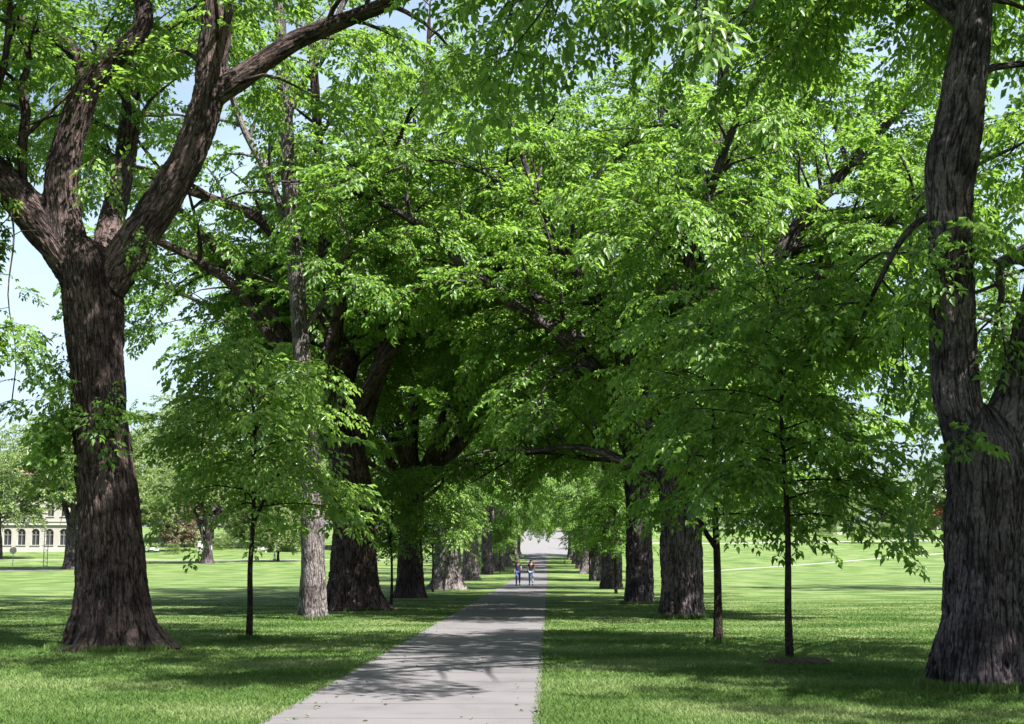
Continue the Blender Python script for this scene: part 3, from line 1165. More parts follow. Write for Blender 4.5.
def elm_right():
    Y = 18.9
    tr = pixchain([(980, 692, 84), (981, 660, 86), (983, 620, 79), (984, 570, 77), (985, 512, 77), (985, 470, 79), (984, 445, 76), (983, 425, 46), (983, 415, 16)], Y)
    tr[0][0][2] = -0.05
    limbs = [
        pixchain([(975, 470, 50), (964, 425, 50), (956, 390, 50), (954, 350, 48), (952, 300, 47), (951, 255, 46), (950, 215, 46), (949, 185, 50), (953, 155, 55), (959, 120, 51), (965, 80, 45), (972, 30, 41), (977, -20, 38), (985, -100, 32, .2), (1000, -200, 24, .4), (1010, -300, 14, .5), (1015, -380, 6, .5)], Y),
        pixchain([(995, 465, 42), (1004, 425, 48), (1018, 385, 42), (1030, 335, 38), (1043, 280, 36), (1060, 215, 32, -.2), (1085, 120, 26, -.4), (1120, 10, 20, -.6), (1160, -120, 12, -1), (1190, -220, 6, -1)], Y),
    ]
    rng = np.random.RandomState(6)
    ex = [
        pixchain([(978, -20, 24), (940, -70, 20, -.6), (870, -105, 17, -1.4), (780, -120, 13, -2.2), (690, -105, 10, -3), (610, -70, 6, -3.6)], Y),
        pixchain([(985, -90, 20), (950, -150, 17, .6), (880, -200, 14, 1.6), (790, -230, 10, 2.8), (700, -230, 6, 3.5)], Y),
        pixchain([(972, 20, 20, .2), (940, -30, 17, 1.4), (890, -60, 14, 3.0), (820, -70, 11, 4.6), (740, -55, 8, 6), (670, -20, 5, 7)], Y),
    ]
    ex.append(pixchain([(957, 230, 10), (935, 215, 9, 1.0), (905, 235, 7, 2.2), (875, 290, 5, 3), (850, 350, 3, 3.4)], Y))
    for yw, el_, ln_, i_ in ((178, 26, 9.5, 14), (200, 34, 9, 14), (158, 34, 9, 15), (188, 45, 8, 15), (225, 30, 8, 14)):  # limbs above the view, added leftward to shade the near lawn
        ex.append(auto_limb(limbs[0][0][min(i_, len(limbs[0][0]) - 2)], R(yw), R(el_), ln_, 0.10, rng, 0.06))
    T1 = limbs[1][0]
    ex.append(auto_limb(limbs[0][0][11], R(100), R(38), 9, 0.13, rng, 0.08))
    ex.append(auto_limb(limbs[0][0][12], R(65), R(40), 9, 0.13, rng, 0.08))
    ex.append(auto_limb(limbs[0][0][12], R(140), R(30), 9, 0.12, rng, 0.08))
    ex.append(auto_limb(T1[4], R(85), R(30), 8, 0.12, rng, 0.08))
    ex.append(auto_limb(T1[5], R(-60), R(45), 8, 0.15, rng, 0.10))
    ex.append(auto_limb(T1[6], R(10), R(35), 8, 0.15, rng, 0.10))
    ex.append(auto_limb(T1[5], R(60), R(40), 9, 0.15, rng, 0.10))
    ex.append(auto_limb(limbs[0][0][13], R(-110), R(45), 8, 0.14, rng, 0.10))
    ex.append(auto_limb(limbs[0][0][13], R(85), R(40), 8, 0.13, rng, 0.10))

    def keep(p):
        x, y, z = p
        if z < 4.4:
            return False
        if y < Y + 0.5 and 4.3 * y / Y < x < 6.9 * y / Y and z < 9.8:
            return False
        if x < 4.4 and z < 6.6 and y < Y + 2:
            return False
        return True
    spr = [(at(951, 248, Y), 0.30, 16, R(-100)), (at(931, 300, Y), 0.05, 4, R(185)), (at(957, 440, Y), 0.25, 5, R(-150)), (at(1022, 330, Y), .2, 6, R(-110)), (at(975, 335, Y), .1, 2, R(-10))]
    return build_tree('elm_tree', 'thick grey elm at the right edge, its stem forking low beside mulched sapling', 'tree', ELMS,
                      (tr[0][0][0], Y, 0), tr, limbs, ex, M_BARK_R, M_LEAF, 12, voxel=0.035, flare=0.16, ridge=0.034, keep=keep,
                      gkw=dict(spacing=0.42, tstart=0.4, len0=3.2, len1=1.5, droop=0.13, fr_step=0.27), templates=FR + FR_H,
                      cut=-0.2, fgrow={1: dict(tstart=0.3), 2: dict(tstart=.2), 3: dict(tstart=.2), 4: dict(tstart=.2)}, sprouts=spr)


def elm_mid(name_label, Y, trunk, limbs, extra, seed, bark, leafm=None, keep=None, gkw=None, nauto=5, rauto=(9, 11), autoz=None, voxel=0.07, flare=0.4,
            ridge=0.04, fgrow=None, yaws=None, templates=None, nlow=4):
    tr = pixchain(trunk, Y)
    tr[0][0][2] = gz(tr[0][0][0], Y) - 0.05
    lm = [pixchain(l, Y) for l in limbs]
    exs = [pixchain(l, Y) for l in extra]
    rng = np.random.RandomState(seed)
    top = tr[0][-1]
    y0 = rng.uniform(0, 360)
    for k in range(nauto):
        yaw = yaws[k] if yaws else y0 + k * 360 / nauto + rng.uniform(-20, 20)
        exs.append(auto_limb(top + rng.normal(size=3) * 0.15 - np.array([0, 0, .4]), R(yaw), R(rng.uniform(48, 76)), rng.uniform(*rauto), tr[1][-1] * 0.5, rng, 0.06))
    for l in lm:
        m_ = len(l[0])
        for fr_ in (0.55, 0.8):
            q_ = int(fr_ * (m_ - 1))
            exs.append(auto_limb(l[0][q_], R(rng.uniform(0, 360)), R(rng.uniform(25, 55)), rng.uniform(5, 7), l[1][q_] * 0.5, rng, 0.08, 0.02))
    for k in range(nlow):
        yaw = y0 + 40 + k * 360 / nlow + rng.uniform(-25, 25)
        exs.append(auto_limb(top - np.array([0, 0, .5 + .25 * k]), R(yaw), R(rng.uniform(22, 38)), rng.uniform(5.5, 7.5), tr[1][-1] * 0.22, rng, 0.07, 0.02))
    kw = dict(spacing=0.46, tstart=0.2, len0=3.6, len1=1.5, droop=0.12, fr_step=0.27)
    kw.update(gkw or {})
    b = (tr[0][0][0], Y, gz(tr[0][0][0], Y))
    return build_tree('elm_tree', name_label, 'tree', ELMS, b, tr, lm, exs, bark, leafm or M_LEAF, seed, voxel=voxel, flare=flare,
                      ridge=ridge, keep=keep or (lambda p: p[2] > 4.0), gkw=kw, sub=True, fgrow=fgrow, templates=templates)


def kz(zmin):
    return lambda p: p[2] > zmin + 0.8 * math.sin(p[0] * 1.3 + p[1])


EL = elm_left()
ER = elm_right()
# narrow pale elm
elm_mid('slim pale grey elm with straight narrow stem, beside the broad fluted elm', 40.0,
        [(313, 622, 27), (313, 560, 25), (312, 500, 24), (308, 440, 21), (303, 380, 19), (299, 320, 18), (293, 240, 17), (286, 130, 16), (281, 40, 14), (276, -60, 11), (272, -160, 7)],
        [], [pixfix for pixfix in [[(292, 235, 9), (270, 180, 8), (240, 120, 7), (215, 40, 5)], [(285, 120, 9), (315, 60, 8), (350, -10, 6), (380, -80, 4)],
        [(300, 335, 7), (330, 290, 6), (350, 240, 5, -1)]]], 21, M_BARK_P, keep=lambda p: p[2] > 8.6 and not (p[1] < 40.3 and p[2] < 14 and -8.2 < p[0] < -6.4), nauto=5, rauto=(8, 11), voxel=0.05, flare=0.2, ridge=0.02, nlow=0)
# broad fluted elm
elm_mid('broad dark fluted elm with a flaring base, right behind the slim pale elm', 48.0,
        [(355, 612, 48), (355, 590, 47), (355, 550, 44), (354, 510, 43), (350, 470, 40), (343, 435, 36)],
        [[(350, 460, 26), (342, 400, 24), (337, 350, 20), (331, 300, 17), (324, 230, 15), (318, 140, 12), (310, 20, 9), (300, -90, 5)],
         [(342, 420, 15), (310, 375, 13), (272, 338, 12), (238, 290, 12), (200, 262, 11), (160, 242, 9), (110, 225, 6)],
         [(334, 360, 14), (305, 280, 13), (262, 222, 12), (215, 200, 11), (175, 186, 9), (120, 160, 7), (60, 120, 4)],
         [(352, 450, 24), (368, 405, 20), (385, 350, 17), (400, 280, 14), (410, 200, 11), (425, 100, 8), (430, 0, 4)]],
        [], 22, M_BARK_L, keep=lambda p: p[2] > 6.2 and not (p[1] < 49 and p[2] < 15.5 and p[0] < -8.5 and (hash(round(p[0], 2)) % 10) < 9) and not (p[0] > -5.6 and p[2] < 9.5), nlow=1, nauto=6, yaws=[-90, -30, 30, 75, 130, 190], rauto=(13, 16), gkw=dict(fscale=1.15, spacing=.52, len0=4.2), voxel=0.07, flare=0.55, ridge=0.06)
# elm with a leaning fork
elm_mid('dark elm dividing into one upright stem and one leaning over the walk', 63.0,
        [(410, 600, 27), (410, 560, 25), (411, 520, 23), (413, 485, 22)],
        [[(411, 495, 15), (413, 440, 12), (414, 380, 12), (415, 320, 10), (418, 250, 8), (416, 150, 6), (410, 60, 3)],
         [(415, 492, 17), (432, 455, 16), (447, 415, 15), (462, 378, 13), (480, 335, 11), (500, 290, 9), (520, 230, 6), (530, 170, 3)]],
        [], 23, M_BARK_L, keep=lambda p: p[2] > 6.6, nauto=7, rauto=(15, 20), gkw=dict(fscale=1.4, spacing=.55, len0=4.8, len1=2, fr_step=.32), voxel=0.08)
# pair on the right
elm_mid('stout grey elm right of the walk, nearer of the close pair of trunks', 41.5,
        [(682, 620, 44), (682, 590, 43), (681, 540, 42), (680, 500, 42), (678, 462, 44)],
        [[(680, 480, 28), (690, 420, 26), (700, 350, 22), (705, 290, 19), (708, 230, 17), (716, 150, 14), (724, 50, 11), (730, -80, 6)],
         [(684, 475, 26), (708, 410, 23), (738, 340, 19), (770, 270, 17), (808, 212, 15), (850, 165, 12), (900, 110, 9), (950, 60, 5)],
         [(674, 478, 22), (655, 420, 17), (628, 360, 14), (600, 305, 13), (572, 265, 11), (545, 215, 8), (520, 150, 6), (500, 80, 3)]],
        [], 24, M_BARK_R, keep=lambda p: p[2] > 5.6, nauto=6, yaws=[-80, -30, 20, 80, 140, 190], rauto=(12, 16), gkw=dict(fscale=1.2, spacing=.46, len0=4.4), voxel=0.06, flare=0.08, ridge=0.045)
elm_mid('grey elm right of the walk, farther and thinner of the close pair of trunks', 54.7,
        [(640, 606, 30), (640, 580, 28), (639, 540, 26), (638, 500, 26), (636, 460, 27), (632, 440, 26)],
        [[(632, 460, 18), (615, 400, 15), (595, 340, 13), (575, 280, 11), (560, 200, 8), (550, 120, 4)],
         [(636, 455, 19), (645, 400, 16), (650, 330, 14), (655, 250, 11), (660, 160, 8), (665, 60, 4)]],
        [], 25, M_BARK_R, keep=lambda p: p[2] > 5.0, nauto=8, rauto=(14, 18), gkw=dict(fscale=1.35, spacing=.5, len0=4.8, len1=2, fr_step=.3), voxel=0.07, flare=0.06, ridge=0.04)

# ---- generic elms for the rest of the two rows: three built, the others copies
L5 = ground(447, 589.5)
GEN = []
specs = [((447, 589.5), 'grey elm with the broadest skirted foot, behind the leaning fork elm', 31, 0.80, 0.45),
         ((612, 588.5), 'grey elm on the right, first trunk beyond the close pair', 32, 0.62, 0.12),
         ((471, 580.5), 'mottled brown and pale elm on the left, next beyond the broad skirted elm', 33, 0.68, 0.25)]


def generic(px, py, label, seed, r0, flare, far=False):
    b = ground(px, py)
    if b[1] < 0:
        b[1] = 60
    rng = np.random.RandomState(seed)
    h = 5.2 + rng.uniform(-.4, .8)
    tr = (np.array([b + (0, 0, -0.1), b + (0.03, 0, 1.5), b + (-.04, 0.03, 3.2), b + (rng.uniform(-.2, .2), 0, h)]), np.array([r0, r0 * .9, r0 * .86, r0 * .86]))
    lm = []
    y0 = rng.uniform(0, 360)
    for k in range(3):
        lm.append(auto_limb(tr[0][-1] - np.array([0, 0, .7]), R(y0 + 120 * k + rng.uniform(-25, 25)), R(rng.uniform(60, 76)), rng.uniform(16, 19), r0 * .55, rng, 0.055))
    ex = []
    for k in range(9):
        l = lm[k % 3][0]
        ex.append(auto_limb(l[1 + 2 * (k // 3)], R(y0 + 40 * k + 30), R(rng.uniform(25, 50)), rng.uniform(6.5, 8.5), r0 * .26, rng, 0.10))
    kw = dict(spacing=0.6, tstart=0.12, len0=3.6, len1=1.7, droop=0.14, fr_step=0.34, fscale=1.2)
    tpl = FR
    return build_tree('elm_tree', label, 'tree', ELMS, b, tr, lm, ex, M_BARK_R if seed == 32 else M_BARK_P, M_LEAF, seed, voxel=0.09, flare=flare,
                      ridge=0.05, keep=lambda p: p[2] > b[2] + 4.3 + 0.7 * math.sin(p[0] * 1.7 + p[1]), gkw=kw, sub=False, templates=tpl)


for (p, lb, sd_, r0, fl) in specs:
    GEN.append(generic(p[0], p[1], lb, sd_, r0, fl))
SL = {7: 'pale grey elm on the left with a sunlit stem, behind the mottled one',
      8: 'dark elm on the left, second beyond the pale sunlit stem',
      9: 'small looking far elm on the left, fourth from the end of the row',
      10: 'far elm on the left, third from the end of the row',
      11: 'far elm on the left, last but one beside the grass verge',
      12: 'last elm of the left row, just before the bright square'}
left = [(487, 574.5, 7), (498, 570.5, 8), (505, 566.5, 9), (510, 563.0, 10), (513, 560.0, 11), (515.5, 557.0, 12)]
right = [(598, 580.5, 'elm on the right with a dark straight stem, third beyond the close pair'),
         (589, 573.5, 'far elm on the right, fourth beyond the close pair'),
         (581, 568.5, 'far elm on the right with a very narrow stem, fifth beyond the close pair'),
         (577, 564.0, 'far elm on the right, third from the end of the row'),
         (574, 560.0, 'far elm on the right, last but one of the row'),
         (572, 557.0, 'last elm of the right row, just before the bright square')]
rr = random.Random(4)
for i, (px, py, k) in enumerate(left):
    copy_tree(GEN[(i + 1) % 3], SL[k], ground(px, py), rr.uniform(0, 6.28), rr.uniform(0.9, 1.1), ELMS)
for i, (px, py, lb) in enumerate(right):
    copy_tree(GEN[(i + 2) % 3], lb, ground(px, py), rr.uniform(0, 6.28), rr.uniform(0.85, 1.05), ELMS)


copy_tree(GEN[2], 'elm standing behind the right edge elm, its crown showing on both sides', (26.3, 80, 0), 1.0, 1.05, ELMS)
copy_tree(GEN[1], 'unseen elm added outside the frame on the right to shade the near right lawn', (16.5, 13.0, 0), 1.0, 0.95, ELMS)  # out of view, put in for its shade on the right lawn
copy_tree(GEN[0], 'unseen elm added beside the viewer on the right to shade the near walk', (6.5, -1.0, 0), 2.2, 0.95, ELMS)  # never in view, added to cast shade on the near walk
# ------------------------------------------------------------------ young trees
def sapling(px, py, Y, label, seed, height, clear, r0, spread, leafm, fork=None, n1=36, lean=(0, 0)):
    b = at(px, py, Y)
    b[2] = gz(b[0], b[1])
    rng = np.random.RandomState(seed)
    root = thing('sapling', label, 'young tree', b, SAPS)
    zt = height
    pts = [(0, 0, -0.05)]
    for k in range(1, 9):
        t = k / 8
        pts.append((lean[0] * t + rng.normal() * 0.03, lean[1] * t + rng.normal() * 0.03, zt * t))
    pts = np.array(pts)
    rad = np.array([r0 * 1.25] + [r0 * (1 - 0.85 * (k / 8) ** 1.2) for k in range(1, 9)])
    pp, rr_ = resample(pts, rad, 0.08)
    V, q, bk, _ = tube(pp, rr_, 14, False)
    V = V + (noise3(bk * 9)[:, None]) * 0.012 * np.column_stack([np.cos(np.arange(len(V))), np.sin(np.arange(len(V))), np.zeros(len(V))]) * 0.4
    link('trunk', mesh_np('trunk', V, q, M_BARK_S, {'bk': ('FLOAT_VECTOR', bk)}, True), root)
    tubes, pl = [], []
    if fork is not None:
        fk = np.array(fork)
        tubes.append((resample(fk, np.linspace(r0 * .75, r0 * .2, len(fk)), 0.15)))
    for k in range(n1):
        t = clear + (zt * 0.97 - clear) * (k + rng.rand() * .5) / n1
        i = np.searchsorted(pp[:, 2], t)
        i = min(i, len(pp) - 1)
        p = pp[i].copy()
        ang = k * 2.4 + rng.normal() * 0.3
        u = (t - clear) / (zt - clear)
        ln = spread * (0.62 + 0.75 * u - 1.05 * u * u) * rng.uniform(0.8, 1.25) + 0.25
        el = 0.30 + 0.7 * u
        d = np.array([math.cos(ang) * math.cos(el), math.sin(ang) * math.cos(el), math.sin(el)])
        n = 7
        qd = [p.copy()]
        for j in range(n):
            d = d + np.array([0, 0, -0.13]) + rng.normal(size=3) * 0.06
            d /= np.linalg.norm(d)
            p = p + d * ln / n
            qd.append(p.copy())
        qd = np.array(qd)
        tubes.append((qd, np.linspace(r0 * 0.3, 0.006, n + 1)))
        sg = 1
        u_ = ln * 0.25
        while u_ < ln:
            j = min(int(u_ / ln * n), n - 1)
            pz_ = qd[j]
            dd = qd[j + 1] - qd[j]
            yaw = math.atan2(dd[1], dd[0]) + sg * R(rng.uniform(30, 65))
            pl.append((pz_[0], pz_[1], pz_[2], yaw, rng.normal() * 0.2 - 0.05, rng.normal() * 0.25, rng.uniform(0.55, 0.95)))
            sg = -sg
            u_ += rng.uniform(0.13, 0.22)
        dd = qd[-1] - qd[-2]
        pl.append((qd[-1][0], qd[-1][1], qd[-1][2], math.atan2(dd[1], dd[0]), -0.2, 0, 0.8))
    pa = np.array(pl)
    pa = pa[noise3(pa[:, :3] * 0.9 + seed) > -0.16]
    cv, cf, cr, wv, wf = place_fronds(pa, FR_S, rng)
    link('branches', tubes_mesh('branches', tubes, (wv, wf), M_BARK_S, 6), root)
    link('crown', mesh_np('crown', cv, cf, leafm, {'rnd': ('FLOAT', cr)}), root)
    return root


sapling(790, 664, 23.4, 'young tree with thin dark stem in a ring of brown mulch at the right', 41, 6.3, 2.3, 0.062, 2.1, M_LEAF)
S2 = sapling(718, 644, 29.0, 'young tree with a dark stem dividing low, between the mulched sapling and the stout elm', 42, 7.0, 2.5, 0.085, 2.4, M_LEAF,
             fork=[(0, 0, 1.9), (-.25, 0, 2.3), (-.45, .1, 3.0), (-.6, .1, 4.2)])
S3 = sapling(249, 641, 30.0, 'young tree with bright airy crown and thin dark stem between the near left elms', 43, 6.0, 2.7, 0.065, 2.45, M_LEAF2,
             fork=[(0, 0, 2.3), (.2, 0, 2.8), (.5, .05, 3.4), (.9, .1, 4.2)])
copy_tree(S3, 'slender sapling like a pole, in front of the leaning fork elm on the left', at(391, 608, 52) * np.array([1, 1, 0]), 2.0, 0.8)
copy_tree(S3, 'slender sapling standing close before the broad skirted elm on the left', at(433, 594, 75) * np.array([1, 1, 0]), 4.0, 0.95)
copy_tree(S2, 'slender sapling on the right, standing before the third trunk of the row', at(616, 595, 72) * np.array([1, 1, 0]), 1.0, 0.85)
copy_tree(S2, 'bushy young tree on the right side overhanging the walk where the trunks get small', at(590, 580, 112) * np.array([1, 1, 0]) + np.array([0, 0, .05]), 3.0, 0.9)
copy_tree(S3, 'young tree on the left near the far end of the walk', at(500, 576, 140) * np.array([1, 1, 0]) + np.array([0, 0, .3]), 3.0, 0.9)
# ------------------------------------------------------------------ mulch, root
def disc(name, c, rx, ry, mat, h=0.03, seed=1):
    bm = bmesh.new()
    rg_ = random.Random(seed)
    n = 40
    ctr = bm.verts.new((0, 0, h))
    rings = []
    for k in (0.5, 0.85, 1.0):
        ring = []
        for i in range(n):
            a = 2 * PI * i / n
            s = k * (1 + 0.08 * rg_.uniform(-1, 1))
            ring.append(bm.verts.new((rx * s * math.cos(a), ry * s * math.sin(a), h * (1 - k ** 3) + rg_.uniform(0, .012) * (k < 1) - (0.02 if k == 1 else 0))))
        rings.append(ring)
    for i in range(n):
        bm.faces.new((ctr, rings[0][i], rings[0][(i + 1) % n]))
        for a, b in ((0, 1), (1, 2)):
            bm.faces.new((rings[a][i], rings[b][i], rings[b][(i + 1) % n], rings[a][(i + 1) % n]))
    o = bm_obj(name, bm, mat)
    o.location = Vector(c)
    return o


M_MULCH = plain('bark_mulch', (0.055, 0.038, 0.028), 0.95, 0.5, 25.0, bump=1.0)
o = disc('mulch', at(797, 664, 23.4) * np.array([1, 1, 0]) + np.array([0, 0, 0.045]), 0.55, 0.42, M_MULCH, 0.05, 2)
o['kind'] = 'stuff'
tag(o, 'brown bark mulch ring round the foot of the thin sapling', 'mulch')
# exposed root by the left elm
rt = tube(*resample([at(88, 652, 26.2) * np.array([1, 1, 0]) + np.array([0, 0, .05]), at(72, 655, 25.9) * np.array([1, 1, 0]) + np.array([0, 0, .06]), at(52, 657, 25.8) * np.array([1, 1, 0]) + np.array([0, 0, -.02])], [0.10, 0.08, 0.03], 0.1), 12, False)
bb = np.array([at(88, 652, 26.2)[0], 26.2, 0])
o = link('root', mesh_np('root', rt[0] - bb, rt[1], M_BARK_L, {'bk': ('FLOAT_VECTOR', rt[2])}, True), EL)
o.location = Vector(bb) - EL.location


# ------------------------------------------------------------------ background trees
def round_tree(name, label, base, h, rad, seed, leafm, bark=None, clear=0.25, group='trees beyond the lawns', cat='tree', multi=False, dens=1.0, shape='round', fs=1.0, tr=0.03, zmin=None):
    rng = np.random.RandomState(seed)
    base = np.array(base, float)
    root = thing(name, label, cat, base, group)
    bark = bark or M_BARK_R
    ctr = np.array([0, 0, h * (0.5 + clear / 2)])
    tubes = []
    r0 = max(h * tr, 0.05)
    th = h * clear
    pts = np.array([[0, 0, -0.1], [0, 0, th * .5], [rng.normal() * .1, 0, th], [0, 0, h * 0.75]])
    if multi:
        pts = pts[:3]
    pp, rr_ = resample(pts, np.array([r0 * 1.2, r0, r0 * .9, r0 * .15])[:len(pts)], 0.3)
    V, q, bk, _ = tube(pp, rr_, 12, False, 0.3, rng)
    link('trunk', mesh_np('trunk', V, q, bark, {'bk': ('FLOAT_VECTOR', bk)}, True), root)
    pl = []
    nb_ = int(34 * dens) if not multi else int(38 * dens)
    lows = []
    if multi:
        for k in range(4):
            yaw = k * 1.57 + rng.uniform(-.4, .4)
            l = auto_limb((0, 0, th * .9), yaw, R(68), h * .6, r0 * .6, rng, 0.03)
            tubes.append(l)
            lows.append(l[0])
    for k in range(nb_):
        z = th + (h * 0.9 - th) * (k + .5) / nb_
        ang = k * 2.4
        u = (z - th) / (h - th)
        if shape == 'round':
            reach = rad * math.sqrt(max(0.12, 1 - (2 * u - 0.85) ** 2))
        else:
            reach = rad * (1.05 - u)
        src = np.array([0, 0, z * .8 + th * .2])
        if lows:
            l = lows[k % 4]
            src = l[min(len(l) - 1, 2 + int(u * 5))]
        end = np.array([math.cos(ang) * reach, math.sin(ang) * reach, z + rng.uniform(-.05, .1) * h])
        mid = (src + end) / 2 + np.array([0, 0, 0.06 * h])
        qd, qr = resample([src, mid, end], [r0 * .28, r0 * .15, 0.02], h * 0.05)
        tubes.append((qd, qr))
        nf = int(20 * dens)
        for j in range(nf):
            t = 0.25 + 0.75 * (j + rng.rand()) / nf
            p = qd[min(int(t * len(qd)), len(qd) - 1)] + rng.normal(size=3) * rad * 0.14
            pl.append((p[0], p[1], p[2], ang + rng.normal() * 1.1, rng.normal() * 0.3, rng.normal() * .3, fs * rng.uniform(0.7, 1.2)))
    pl = [a for a in pl if a[2] > (zmin or th * 0.8)]
    cv, cf, cr, wv, wf = place_fronds(pl, FR_FAR, rng)
    link('branches', tubes_mesh('branches', tubes, None, bark, 5), root)
    link('crown', mesh_np('crown', cv, cf, leafm, {'rnd': ('FLOAT', cr)}), root)
    return root


BGG = 'trees beyond the lawns'
b = ground(70, 569.5)
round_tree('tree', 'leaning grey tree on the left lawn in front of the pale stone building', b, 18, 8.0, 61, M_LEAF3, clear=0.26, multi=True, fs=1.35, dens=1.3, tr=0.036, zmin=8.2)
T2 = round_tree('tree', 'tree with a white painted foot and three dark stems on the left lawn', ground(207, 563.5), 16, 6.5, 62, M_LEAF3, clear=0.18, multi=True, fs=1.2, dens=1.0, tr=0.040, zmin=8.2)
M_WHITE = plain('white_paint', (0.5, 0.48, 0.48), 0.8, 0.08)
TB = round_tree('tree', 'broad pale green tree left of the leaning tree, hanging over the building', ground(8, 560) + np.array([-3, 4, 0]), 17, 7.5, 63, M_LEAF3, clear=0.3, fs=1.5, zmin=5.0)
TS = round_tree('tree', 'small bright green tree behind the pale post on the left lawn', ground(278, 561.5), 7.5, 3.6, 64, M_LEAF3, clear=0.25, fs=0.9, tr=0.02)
TR_ = round_tree('tree', 'reddish brown leaved tree by the white box on the left', ground(177, 551), 8.5, 3.8, 65, M_LEAFR, clear=0.15, fs=1.0, dens=.8)
TC = round_tree('conifer_tree', 'dark conifer rising behind the far lawn on the right', ground(953, 530) + np.array([2, 2, 0]), 9, 3.2, 66, M_LEAFD, clear=0.03, shape='cone', fs=1.1, dens=1.2)
T9 = round_tree('tree', 'dark stemmed tree on the far right lawn beside the footpath', ground(910, 537), 8.0, 3.8, 67, M_LEAF3, clear=0.3, fs=1.0, tr=0.028)
lb = [('pale green tree far behind on the left, above the stone building', (-88, 262), 1.45, TB),
      ('tall tree far left behind the leaning tree, its top against the sky', (-72, 285), 1.7, TB),
      ('full green tree left of the reddish tree, behind the parked scooters', (-68, 236), 0.8, TB),
      ('green tree directly behind the reddish tree on the left', (-62, 262), 1.0, TB),
      ('green tree behind the white box on the left', (-55, 258), 0.95, TS),
      ('green tree between the white footed tree and the pale post', (-50, 270), 1.2, TB),
      ('green tree above the white bench on the left', (-44, 255), 1.1, TB),
      ('red brown tree right of the pale post on the left', (-43, 240), 0.95, TR_),
      ('green tree seen between the slim elm and the fluted elm', (-36, 250), 1.05, TB),
      ('distant tree seen between the fluted elm and the leaning fork elm', (-29, 262), 1.0, TB),
      ('distant tree behind the left row where the trunks crowd together', (-22, 275), 1.05, TB),
      ('distant tree at the left corner of the bright square', (-14, 300), 1.0, TB),
      ('blue green tree at the end of the walk, left of its centre line', (-6, 372), 1.1, TS),
      ('small tree on the right edge of the bright square, nearer the walk', (9.3, 248), .55, TB),
      ('small tree on the right edge of the bright square, halfway back', (9.8, 296), .6, TB),
      ('small tree on the left edge of the bright square', (-9.6, 270), .6, TB),
      ('tree closing the end of the walk beyond the square', (1, 392), 0.8, TB),
      ('tree at the right corner of the bright square', (13, 330), 0.9, TB),
      ('distant tree behind the right row near the walk', (20, 320), 0.95, TB),
      ('distant tree right of the right row, left of the stout elm', (30, 330), 1.05, TB),
      ('distant tree behind the low dividing sapling', (42, 335), 1.0, TB),
      ('distant tree behind the left half of the mulched sapling', (54, 345), 1.05, TB),
      ('distant tree just right of the mulched sapling', (66, 332), 0.85, TB),
      ('small lawn tree in front of the low dark wall on the right', None, 0.75, TS),
      ('tree behind the low dark wall on the right', (79, 340), 0.8, TB),
      ('green tree over the pale roof of the brick house', (95, 345), 1.0, TB),
      ('tree hidden mostly by the right edge elm', (108, 335), 1.05, TB),
      ('distant tree at the far left edge of the view', (-108, 250), 1.2, TB),
      ('distant tree outside the right edge elm', (124, 330), 1.1, TB)]
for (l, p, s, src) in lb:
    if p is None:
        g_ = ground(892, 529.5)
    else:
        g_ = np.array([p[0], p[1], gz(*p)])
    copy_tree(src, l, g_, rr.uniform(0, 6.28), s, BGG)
# the far-off wood behind everything
rw = np.random.RandomState(77)
nw = 5200
wx = rw.uniform(-230, 260, nw)
top_ = 11 + 5 * noise3(np.stack([wx * .06, wx * 0, wx * 0 + 4], -1)) + 4 * noise3(np.stack([wx * .2, wx * 0, wx * 0], -1))
top_ = top_ * np.where((wx > -1) & (wx < 5), 0.55, 1.0)
wz = top_ * rw.rand(nw) ** .8
wy = 425 + rw.uniform(-14, 14, nw) * np.sqrt(1 - (wz / (top_ + .01)) ** 2 * .8)
plw = np.column_stack([wx, wy, gzv(wx, wy) + wz, rw.uniform(0, 6.28, nw), rw.normal(size=nw) * .4, rw.normal(size=nw) * .4, rw.uniform(2.2, 3.6, nw)])
cvw, cfw, crw, _, _ = place_fronds(plw, FR_FAR, rw)
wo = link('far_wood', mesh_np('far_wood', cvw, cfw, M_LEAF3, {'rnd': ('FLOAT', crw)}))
wo['kind'] = 'stuff'
tag(wo, 'far-off pale green wood closing the view behind both lawns', 'wood')
# little lawn saplings, light green
LS = round_tree('sapling', 'tiny pale green sapling with a low round crown on the right lawn', ground(886, 543.5), 4.2, 2.9, 71, M_LEAF3, clear=0.38, fs=0.7, dens=.7, tr=0.016, group='tiny saplings on the right lawn', cat='young tree')
copy_tree(LS, 'tiny sapling under the tips of the mulched young tree', ground(859, 543.0), 1.0, 0.85, 'tiny saplings on the right lawn')


def bush(label, base, rx, h, seed, leafm, name='bush', group='bushes at the far edge of the lawns'):
    rng = np.random.RandomState(seed)
    pl = []
    n = int(90 * rx * h / 3)
    for k in range(max(40, min(n, 700))):
        a = rng.uniform(0, 6.28)
        u = rng.rand() ** .5
        z = rng.rand()
        rad_ = rx * math.sqrt(max(0.05, 1 - z * z)) * u
        pl.append((math.cos(a) * rad_, math.sin(a) * rad_ * .8, z * h * .9 + 0.1, a + rng.normal() * .4, rng.uniform(-.2, .9), 0, rng.uniform(.4, .7)))
    cv, cf, cr, wv, wf = place_fronds(pl, FR_FAR, rng)
    root = thing(name, label, 'bush', base, group)
    link('foliage', mesh_np('foliage', cv, cf, leafm, {'rnd': ('FLOAT', cr)}), root)
    link('stem', mesh_np('stem', wv, wf, M_TWIG), root)
    return root


